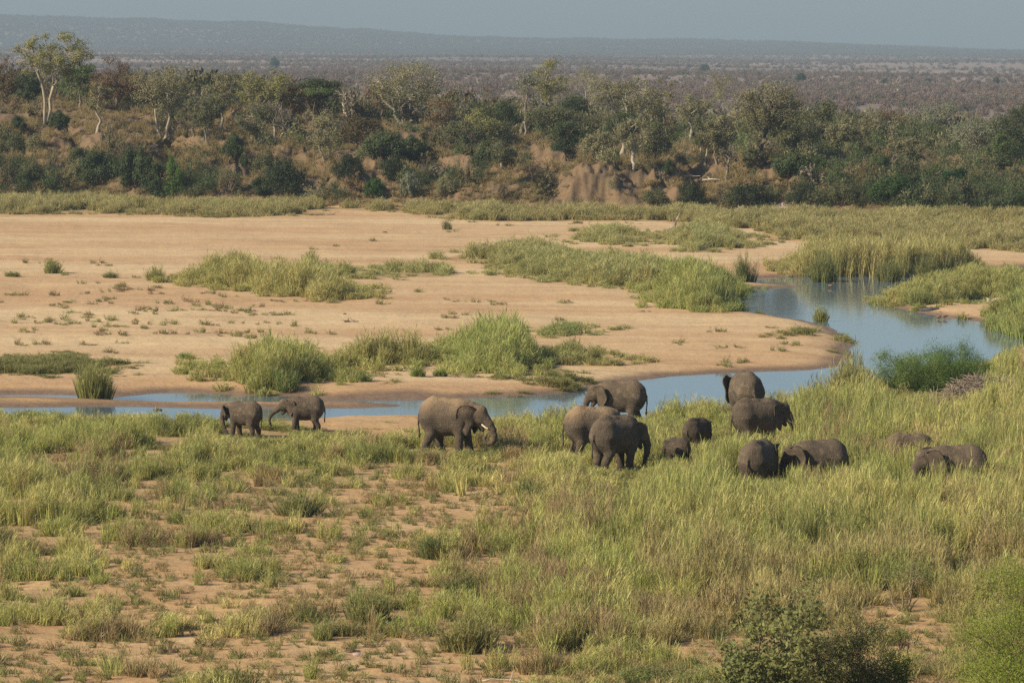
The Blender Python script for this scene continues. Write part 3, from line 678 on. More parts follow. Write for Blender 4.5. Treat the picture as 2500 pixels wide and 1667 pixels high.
# ------------------------------------------------------------------ grass and reeds
EXY = np.array([(a, b_, c_) for a, b_, c_ in ELE_XY])
GT1, GT2, GT3 = (0.34, 0.41, 0.105), (0.65, 0.60, 0.23), (0.17, 0.23, 0.07)
N0 = 78000
x, y = sample_fore(N0, 104, 224); dn, hg, px, py = fore(x, y)
w = water_sd(x, y)
cl = fbm(x / 2.2, y / 2.2, 101, 3); c2 = fbm(x / .8, y / .8, 105, 2)
thr = dn + (cl - .5) * 1.9 + (c2 - .5) * 1.5
SHX = [-500, 0, 300, 530, 700, 800, 1025, 1212, 1300, 1450, 1600, 1800, 1960, 2060, 2150, 2250, 2400, 2520, 2900]
SHY = [1035, 1030, 1036, 1040, 1028, 1018, 1016, 1020, 1030, 1042, 1026, 1020, 1008, 965, 934, 905, 884, 872, 900]
keep = (w > .25) & (py > np.interp(px, SHX, SHY) - 8) & (rng.random(N0) < np.clip((thr - np.interp(px, [1250, 1450], [.89, .58])) * 4.5, .012, 1)) & (rng.random(N0) < np.where(dn > .85, .85, .6))
sandstrip = (px > 790) & (px < 1030) & (py > 1012) & (py < 1062); keep &= ~(sandstrip & (rng.random(N0) < .93))
sandstrip = (px > 1200) & (px < 1330) & (py > 1012) & (py < 1040); keep &= ~(sandstrip & (rng.random(N0) < .7))
trk = (px > 2100) & (px < 2420) & (py > 1490) & (py < 1600); keep &= ~(trk & (rng.random(N0) < .5))
x, y, dn, hg, px, py, cl, w = [q[keep] for q in (x, y, dn, hg, px, py, cl, w)]
n = len(x); z = hfun(x, y)
hgt = hg * (.40 + .42 * rng.random(n)) * np.clip(.62 + (cl - .35) * 2.2, .35, 1.35) * np.interp(px, [1200, 1500, 1900], [.80, .92, 1.12])
d2e = np.min(np.hypot(x[:, None] - EXY[None, :, 0], y[:, None] - EXY[None, :, 1]) / (.5 * EXY[None, :, 2]), 1)
# trampled and grazed lower where the herd and the open water show over it
VX = [-500, 0, 500, 560, 780, 820, 1020, 1060, 1230, 1260, 1400, 1600, 1680, 1760, 1950, 1985, 2110, 2135, 2200, 2400, 2440, 2500, 2900]
VY = [1000, 1000, 1005, 1030, 1036, 1048, 1038, 1025, 1010, 988, 975, 972, 962, 968, 956, 905, 890, 935, 960, 950, 862, 842, 842]
LIM = np.maximum(.12, (py - np.interp(px, VX, VY)) / pxm(y))
VIS = [1062, 1049, 1092, 1010, 1100, 1138, 1080, 1120, 1000, 1062, 1172, 1142, 1074, 1102]
for (row, vb) in zip(HERD, VIS):
    hw = 1.75 * row[2] / 2.6 * pxm(gp(row[0], row[1])[1]); hdf = abs(math.cos(R(row[3]))) * .5 + .5
    inside = (np.abs(px - row[0]) < hw * hdf * 1.22) & (py > row[1] - 14)
    LIM = np.where(inside, np.minimum(LIM, np.maximum(.14, (py - vb) / pxm(y))), LIM)
LIM = np.where(LIM < 2.5, LIM / 1.2, LIM)
hgt = np.minimum(hgt, LIM * (.62 + .38 * rng.random(n)))
nearshore = 0 * np.exp(-np.clip(w, 0, 9) / 2.0); hgt *= 1 - .15 * nearshore
wide = .75 + .55 * rng.random(n) + .25 * (hgt > 1)
scl = np.stack([wide, wide, hgt], -1)
tn = np.clip(fbm(x / 4.5, y / 4.5, 120, 3) * 1.9 - .55 + rng.normal(size=n) * .26, 0, 1)
tint = lerp3(GT1, GT2, tn); g3 = np.clip(fbm(x / 3, y / 5, 131, 3) * 3.2 - 1.75, 0, 1) * (rng.random(n) < .7); tint = tint * (1 - g3[:, None]) + np.array(GT3) * g3[:, None]
dry = sstep(1500, 1600, px) * sstep(1330, 1450, py) * (fbm(x / 3, y / 3, 140, 2) > .42); tint = np.where(dry[:, None] > .5, tint * .3 + np.array((.42, .33, .17)) * .7, tint)
brn_ = (fbm(x / 2.4, y / 3.5, 151, 3) > np.where(px > 1300, .655, .61)) & (rng.random(n) < .6); tint = np.where(brn_[:, None], np.array((.36, .26, .15)) * (.7 + .6 * rng.random(n))[:, None], tint)
short = (hgt < .45); tint = np.where((short & (rng.random(n) < .4))[:, None], np.array((.14, .20, .06)), tint)
tall = hgt > .55; hgt = hgt * np.where(tall, .5 + .75 * rng.random(n), 1); hgt = np.minimum(hgt, LIM)
deep = ((px > 2110) & (px < 2500) & (py > 1120) & (py < 1290)) | ((px > 1780) & (px < 2110) & (py > 1165) & (py < 1270)); hgt = np.where(deep, np.maximum(hgt, np.minimum(LIM, 1.5) * (.75 + .3 * rng.random(n))), hgt); scl[:, 2] = hgt
idx = rng.choice(4, n, p=[.4, .3, .2, .1]); idx = np.where(tall & (rng.random(n) < .6), rng.integers(4, 7, n), idx); idx = np.where(hgt < .4, rng.choice([1, 3], n), idx)
scatter('riverside_grass', np.stack([x, y, z], -1), tilt(n), scl, idx, tint, GSET + RSET, 'tall yellow green grass and reeds covering the near bank round the elephants', 'grass')
print('grass', n)
# dry litter and seedlings close to the soil between the tufts
n = 9000; x, y = sample_fore(n, 104, 170); dn, hg, px, py = fore(x, y); k = (water_sd(x, y) > 1) & (rng.random(n) < 1.05 - dn * .7); x, y = x[k], y[k]; n = len(x)
s = .10 + .22 * rng.random(n) ** 2; wd = .4 + .6 * rng.random(n)
tint = np.where((rng.random(n) < .45)[:, None], np.array((.40, .31, .17)), np.array((.14, .19, .06)))
scatter('ground_litter', np.stack([x, y, hfun(x, y)], -1), tilt(n, .5), np.stack([wd, wd, s], -1), rng.choice([1, 3], n), tint, GSET, 'short dry stubble and seedlings on the bare orange soil of the near bank', 'grass stubble')

def bed(key, P, hgt, dens, ta, tb, label, name='reed_bed', seed=0, edge=.8, setp=None, kind='stuff', cat='reeds'):
    lo = P.min(0) - 3; hi = P.max(0) + 3; n = int((hi - lo).prod() * dens * 1.6)
    x = lo[0] + rng.random(n) * (hi[0] - lo[0]); y = lo[1] + rng.random(n) * (hi[1] - lo[1])
    hgt = hgt * (.76 if hgt > .95 else 1)
    d = sdf(x, y, P) + (fbm(x / 2.2, y / 2.2, 200 + seed, 4) - .5) * 5.0
    cl = fbm(x / 2.5, y / 3.5, 220 + seed, 3)
    k = (((d < 0) & (rng.random(n) < (.45 + (cl > .5) * .5) * (.35 + .65 * sstep(0, 1.6, -d)))) | ((d >= 0) & (d < 2.2) & (rng.random(n) < .10))) & (water_sd(x, y) > -.25)
    if dens < 2.5: k &= (cl > .47)
    x, y, d, cl = x[k], y[k], d[k], cl[k]; n = len(x)
    c3 = fbm(x / 1.1, y / 1.1, 260 + seed, 2)
    hh = hgt * np.where(d > 0, .28, .45 + .55 * sstep(0, 2.4, -d)) * (.55 + .5 * rng.random(n) ** .7) * (.55 + .7 * cl + .45 * (c3 - .3))
    wd = (1.1 + .8 * rng.random(n)) * (1.35 if dens < 4 else 1.15)
    tn = np.clip(cl * 1.6 - .45 + rng.normal(size=n) * .22, 0, 1)
    z = np.maximum(hfun(x, y), -.4)
    return scatter(name, np.stack([x, y, z], -1), tilt(n, .09), np.stack([wd, wd, hh], -1), rng.choice(3, n), lerp3(ta, tb, tn), setp or RSET, label, cat, kind)
for i, (k, v) in enumerate(BEDS.items()):
    bed(k, BEDP[k], v[1], v[2], v[3], v[4], v[5], seed=i)
bed('far', FARBAND, 1.25, 1.7, (.30, .32, .13), (.46, .41, .19), 'long band of reeds and grass at the foot of the far bank', name='far_reed_band', seed=40)
bed('low', LOWG, .45, 4, (.15, .20, .07), (.24, .25, .09), 'low green growth on the sandbar at the left edge of the photo', name='low_growth', seed=41, cat='low plants')
bed('shore', poly([(1985, 1005), (2000, 985), (2060, 960), (2120, 950), (2130, 990), (2060, 1015)]), 3.6, 6, (.27, .29, .10), (.44, .40, .16), 'tallest plumed reeds on the near bank between the herd and the green bush', seed=42)
bed('tip', poly([(1930, 812), (1990, 800), (2045, 812), (2080, 835), (2070, 850), (2000, 835), (1940, 835)]), .5, 2, (.14, .20, .06), (.28, .28, .1), 'low green plants on the tip of the sandbar where the river bends', name='low_growth', seed=43, cat='low plants')
bed('fr', poly([(1240, 925), (1330, 905), (1440, 915), (1440, 945), (1330, 940), (1260, 940)]), .4, 2.4, (.13, .19, .06), (.28, .28, .1), 'low green plants on the wet sandbar edge behind the middle elephants', name='low_growth', seed=44, cat='low plants')
# sprigs scattered on the sandbar
n = 1500; px = rng.random(n) * 2000; py = 545 + rng.random(n) * 390
dz = .06 + .75 * np.exp(-((px - 300) / 380) ** 2 - ((py - 765) / 60) ** 2) + .35 * np.exp(-((px - 1150) / 250) ** 2 - ((py - 915) / 18) ** 2)
k = rng.random(n) < dz; x, y = gp(px[k], py[k]); k = water_sd(x, y) > .6; x, y = x[k], y[k]
for q in range(1): x = np.concatenate([x, x + rng.normal(size=len(x)) * .6, x + rng.normal(size=len(x)) * .5]); y = np.concatenate([y, y + rng.normal(size=len(y)) * .5, y + rng.normal(size=len(y)) * .6])
n = len(x); s = .10 + .26 * rng.random(n) ** 2; wd = .5 + .8 * rng.random(n)
tint = np.where((rng.random(n) < .3)[:, None], np.array((.20, .13, .09)), lerp3((.13, .19, .06), (.24, .26, .1), rng.random(n)))
scatter('sandbar_sprigs', np.stack([x, y, hfun(x, y)], -1), tilt(n, .3), np.stack([wd, wd, s], -1), rng.choice([1, 3], n), tint, GSET, 'tiny green and brown sprigs dotted over the open sandbar', 'sprigs')

# separate reed clumps: real single meshes
def clump_mesh(name, seed, nt, rad, h, stw):
    r_ = np.random.default_rng(seed); VV = []; FF = []; BB = []; o = 0
    src = RSET[seed % 3].data; nv = len(src.vertices); co = np.zeros(nv * 3, np.float32); src.vertices.foreach_get('co', co); co = co.reshape(-1, 3)
    fc = np.zeros(len(src.loops), np.int32); src.loops.foreach_get('vertex_index', fc); fc = fc.reshape(-1, 4)
    bl = np.zeros(nv * 4, np.float32); src.attributes['bl'].data.foreach_get('color', bl); bl = bl.reshape(-1, 4)
    for i in range(nt):
        a = r_.random() * 6.283; rr_ = rad * math.sqrt(r_.random()); s = 1.3 + r_.random() * .5; hh = h * (.6 + .4 * r_.random()) * (1 - .35 * (rr_ / rad) ** 2)
        t = r_.random() * 6.283; c_, s_ = math.cos(t), math.sin(t); q = co * np.array([s, s, hh]); lean = .22 * rr_ / rad
        X_ = q[:, 0] * c_ - q[:, 1] * s_ + rr_ * math.cos(a) + q[:, 2] * math.cos(a) * lean; Y_ = q[:, 0] * s_ + q[:, 1] * c_ + rr_ * math.sin(a) + q[:, 2] * math.sin(a) * lean
        VV.append(np.stack([X_, Y_, q[:, 2]], -1)); FF.append(fc + o); b2 = bl.copy(); b2[:, 1] *= stw; BB.append(b2); o += nv
    return mesh_np(name, np.concatenate(VV), np.concatenate(FF), [m_reed], False, {'bl': ('FLOAT_COLOR', 'POINT', np.concatenate(BB))})
CLUMPS = [  # px, base y, width px, height px, colour, label
 (232, 962, 125, 92, (.25, .27, .09), 'big rounded reed clump at the water edge, far left of the sandbar'),
 (385, 685, 58, 36, (.26, .28, .09), 'round reed clump just left of the long sandbar reed bed'),
 (130, 667, 55, 36, (.25, .29, .10), 'reed clump on the left of the sandbar with a taller right half'),
 (28, 676, 36, 15, (.16, .21, .07), 'small reed clump on the sandbar at the left edge of the photo'),
 (270, 678, 26, 20, (.16, .21, .07), 'small spiky sprig between the two left reed clumps on the sandbar'),
 (2005, 772, 42, 34, (.24, .27, .08), 'little round reed clump standing alone in the open river'),
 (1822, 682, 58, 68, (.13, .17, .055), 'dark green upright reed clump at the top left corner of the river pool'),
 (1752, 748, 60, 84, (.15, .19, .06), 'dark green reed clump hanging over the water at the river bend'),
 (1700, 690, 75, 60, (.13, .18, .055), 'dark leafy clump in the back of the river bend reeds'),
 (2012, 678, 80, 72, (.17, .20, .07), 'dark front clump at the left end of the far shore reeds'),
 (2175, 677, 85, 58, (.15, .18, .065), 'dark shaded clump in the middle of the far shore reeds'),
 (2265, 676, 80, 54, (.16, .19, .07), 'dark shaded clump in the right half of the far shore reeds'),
 (700, 946, 60, 70, (.12, .19, .055), 'dark green clump at the foot of the left tall reed bed'),
 (880, 932, 46, 32, (.15, .22, .06), 'small leafy green clump on bare sand below the joined reed beds'),
 (1023, 918, 22, 20, (.16, .26, .05), 'tiny bright green plant on the sand in front of the reed row'),
 (1075, 916, 20, 20, (.13, .20, .05), 'tiny dark green plant on the sand right of a bright one'),
 (450, 876, 28, 18, (.13, .25, .05), 'bright green low plant alone on the sandbar behind the young elephants'),
 (1090, 560, 20, 22, (.18, .19, .10), 'faint dry twiggy sprig alone on the far sandbar'),
 (2250, 742, 75, 46, (.22, .26, .09), 'round reed clump standing on the mud spit by the dark lump'),
 (575, 1700, 150, 75, (.17, .20, .065), 'grassy green clump at the bottom edge of the photo, left of centre'),
 (1075, 1365, 150, 55, (.12, .18, .06), 'low dark green bushy tuft on bare soil in the lower middle'),
 (1135, 1450, 120, 60, (.12, .17, .055), 'dense dark tuft in the lower middle, in front of another low one'),
 (1290, 1222, 60, 60, (.16, .20, .07), 'upright green tuft at the right end of the bare sandy strip'),
 (890, 1520, 130, 66, (.20, .22, .08), 'tuft with pale straw stalks in the lower left half'),
 (1150, 1592, 190, 90, (.24, .24, .09), 'broad tuft of straw and green at the bottom, below the dark tufts'),
 (725, 1262, 130, 70, (.19, .22, .08), 'rounded green tuft above the bare soil in the left half'),
]
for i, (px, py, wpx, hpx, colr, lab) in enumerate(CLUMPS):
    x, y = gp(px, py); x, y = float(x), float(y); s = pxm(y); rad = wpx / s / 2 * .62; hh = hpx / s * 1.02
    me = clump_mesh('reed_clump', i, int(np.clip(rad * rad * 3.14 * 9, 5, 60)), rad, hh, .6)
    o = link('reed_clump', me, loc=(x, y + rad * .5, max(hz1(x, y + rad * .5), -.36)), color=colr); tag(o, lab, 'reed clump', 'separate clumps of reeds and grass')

# ------------------------------------------------------------------ trees and bushes
class TM:
    def __init__(s): s.V = []; s.F = []; s.n = 0
    def tube(s, P, rad, ns=5):
        P = np.asarray(P, float); n = len(P)
        D_ = np.gradient(P, axis=0); D_ /= np.linalg.norm(D_, axis=1)[:, None] + 1e-9
        ref = np.where(np.abs(D_[:, 2:3]) > .9, np.array([[1.0, 0, 0]]), np.array([[0, 0, 1.0]]))
        A = np.cross(D_, ref); A /= np.linalg.norm(A, axis=1)[:, None] + 1e-9; B = np.cross(D_, A)
        t = np.arange(ns) / ns * 6.2832
        ring = P[:, None] + (A[:, None] * np.cos(t)[None, :, None] + B[:, None] * np.sin(t)[None, :, None]) * np.asarray(rad)[:, None, None]
        s.V.append(ring.reshape(-1, 3)); i = (np.arange(n - 1)[:, None] * ns + np.arange(ns)[None]).ravel(); j = (np.arange(n - 1)[:, None] * ns + (np.arange(ns) + 1) % ns).ravel()
        s.F.append(np.stack([i, j, j + ns, i + ns], -1) + s.n); s.n += n * ns
    def mesh(s, name, m, smooth=True): return mesh_np(name, np.concatenate(s.V), np.concatenate(s.F), [m], smooth)
def curve(r_, a, b_, n, wob, sag=0.0):
    a = np.asarray(a, float); b_ = np.asarray(b_, float); t = np.linspace(0, 1, n)[:, None]; L = np.linalg.norm(b_ - a)
    P = a * (1 - t) + b_ * t; o = np.cumsum(r_.normal(size=(n, 3)) * wob * L / n ** .5 * .5, 0); o = o - o[:1] * 1; o -= t * o[-1:]
    P = P + o; P[:, 2] += (np.sin(t[:, 0] * math.pi)) * sag * L; return P
def leaves(name, C, crad, per, ls, r_, mtl, flat=.75, aspect=.6):
    C = np.asarray(C, float); n = len(C) * per
    p = np.repeat(C, per, 0); g = r_.normal(size=(n, 3)); g /= np.linalg.norm(g, axis=1)[:, None]; rr_ = r_.random(n)[:, None] ** .5
    off = g * rr_ * np.repeat(np.asarray(crad, float), per)[:, None] * np.array([1, 1, flat]); p = p + off
    u = r_.normal(size=(n, 3)); u /= np.linalg.norm(u, axis=1)[:, None]; v = np.cross(u, g + np.array([0, 0, .7])); v /= np.linalg.norm(v, axis=1)[:, None] + 1e-9
    sz = ls * (.6 + .8 * r_.random(n))[:, None]
    V = np.stack([p - u * sz, p - v * sz * aspect, p + u * sz, p + v * sz * aspect], 1).reshape(-1, 3)
    bl = np.repeat(np.clip(np.repeat(r_.random(len(C)), per) * .55 + r_.random(n) * .45, 0, 1), 4)
    return mesh_np(name, V, np.arange(n * 4).reshape(-1, 4), [mtl], False, {'bl': ('FLOAT_COLOR', 'POINT', np.stack([bl, bl * 0, bl * 0, bl * 0 + 1], -1))})
def build_tree(seed, Ht, w, stems=1, lean=0.0, first=.35, r0=.22, ncl=42, per=165, ls=.09, crad=None, flat=False, bare=False, wob=.22, spreadlow=False, twigs=3, dark=False):
    r_ = np.random.default_rng(seed); T = TM(); a0 = w / 2
    cb = first * Ht; cz = cb + (Ht - cb) * (.62 if flat else .5); ch = (Ht - cb) * .5
    C = []
    while len(C) < ncl:
        q = r_.normal(size=3); q /= np.linalg.norm(q); rr_ = r_.random() ** .33
        p = np.array([q[0] * a0 * rr_, q[1] * a0 * .9 * rr_, cb + (Ht - cb) * .5 + q[2] * ch * rr_])
        if flat: p[2] = Ht - abs(r_.normal()) * Ht * .10 - (np.hypot(p[0], p[1]) / a0) ** 2 * Ht * .10
        p[0] += lean * p[2] / Ht
        p[:2] *= .88; p[2] = min(p[2], Ht * .95); C.append(p)
    C = np.array(C)
    nl = max(4, int(ncl / 6)); st_tops = []
    for s in range(stems):
        aa = r_.random() * 6.283; dirx = (s - (stems - 1) / 2) * a0 * .42 if stems > 1 else 0
        top = np.array([lean * .55 + dirx + r_.normal() * .2, r_.normal() * a0 * .15, cb + (Ht - cb) * (.18 + .25 * r_.random())])
        base = np.array([dirx * .12, r_.normal() * .1, -.3]); P = curve(r_, base, top, 8, wob); rs = r0 / stems ** .4
        rad = np.linspace(rs * 1.1, rs * .62, 8); rad[0] *= 1.4; T.tube(P, rad, 7); st_tops.append((P, rs * .62))
    # limbs
    lim = []; cent = C[r_.choice(len(C), nl, replace=False)]
    for c_ in cent:
        P0, rs = st_tops[int(np.argmin([abs(P[-1][0] - c_[0]) for P, _ in st_tops]))]
        k = r_.integers(4, len(P0)); a = P0[k]; tgt = a + (c_ - a) * .78
        P = curve(r_, a, tgt, 8, wob * 1.2, .10); rl = rs * (.55 + .25 * r_.random()); T.tube(P, np.linspace(rl, rl * .4, 8), 5); lim.append((P, rl * .45))
    allp = np.concatenate([P for P, _ in lim]); allr = np.concatenate([np.linspace(r * 2, r, 8) for _, r in lim])
    for c_ in C:
        d = np.linalg.norm(allp - c_ , axis=1) + (allp[:, 2] > c_[2] + .3) * 2; j = int(np.argmin(d)); P = curve(r_, allp[j], c_, 6, .25, .05)
        rr_ = min(allr[j] * .7, .07); T.tube(P, np.linspace(max(rr_, .045), .026, 6), 4)
        for q in range(twigs):
            e = c_ + r_.normal(size=3) * a0 * .14; m_ = P[r_.integers(2, 6)]; T.tube(curve(r_, m_, e, 4, .2), [.026, .022, .018, .012], 3)
    lv = None
    if not bare:
        per = int(per * 1.0); cr = (crad or a0 * .31) * (.7 + .6 * r_.random(len(C)))
        lv = leaves('crown', C, cr, per, ls, r_, m_leaf, .55 if flat else .75)
    return T.mesh('trunk', m_bark), lv
def build_bush(seed, ncl=26, per=90, ls=.10, stems=9, bare=False, oblong=1.0, crs=.26):
    """unit bush: radius 1, height 1"""
    r_ = np.random.default_rng(seed); T = TM(); C = []
    for i in range(ncl):
        q = r_.normal(size=3); q /= np.linalg.norm(q); q[2] = abs(q[2]); rr_ = r_.random() ** .4 * .78
        C.append([q[0] * rr_, q[1] * rr_, .12 + q[2] * rr_ * (.9 + .2 * r_.random())])
    C = np.array(C); C[:, 2] = np.minimum(C[:, 2], .88)
    for s in range(stems + (16 if bare else 0)):
        c_ = C[r_.integers(len(C))]; T.tube(curve(r_, (c_[0] * .15, c_[1] * .15, -.08), c_ * np.array([1.1, 1.1, 1.05]), 6, .22), np.linspace(.03, .008, 6), 4)
        if bare:
            for q in range(4): m_ = c_ * (.4 + .5 * r_.random()); T.tube(curve(r_, m_, m_ + r_.normal(size=3) * .28 + np.array([0, 0, .12]), 4, .2), [.012, .01, .008, .005], 3)
    cr = crs * (.7 + .6 * r_.random(len(C)))
    return T.mesh('stem', m_bark), leaves('foliage', C, cr, per, ls, r_, m_leaf, .85)
BUSH = {'b': [build_bush(900 + i, 34, 190, .040, 8, crs=.25) for i in range(5)], 'f': [build_bush(920 + i, 30, 220, .032, 12, crs=.3) for i in range(3)], 't': [build_bush(940 + i, 18, 40, .035, 10, True, crs=.3) for i in range(3)]}

OLV, YGR, DGR, MGR, ORG, GRY, PAL, DOL = (.23, .215, .115), (.265, .255, .10), (.080, .102, .048), (.115, .15, .058), (.20, .135, .075), (.18, .15, .115), (.21, .22, .145), (.135, .14, .072)
RBR = (.19, .115, .08)
PALEB, DARKB, WHITEB, MIDB = (.42, .38, .32), (.15, .125, .10), (.56, .52, .46), (.29, .25, .21)
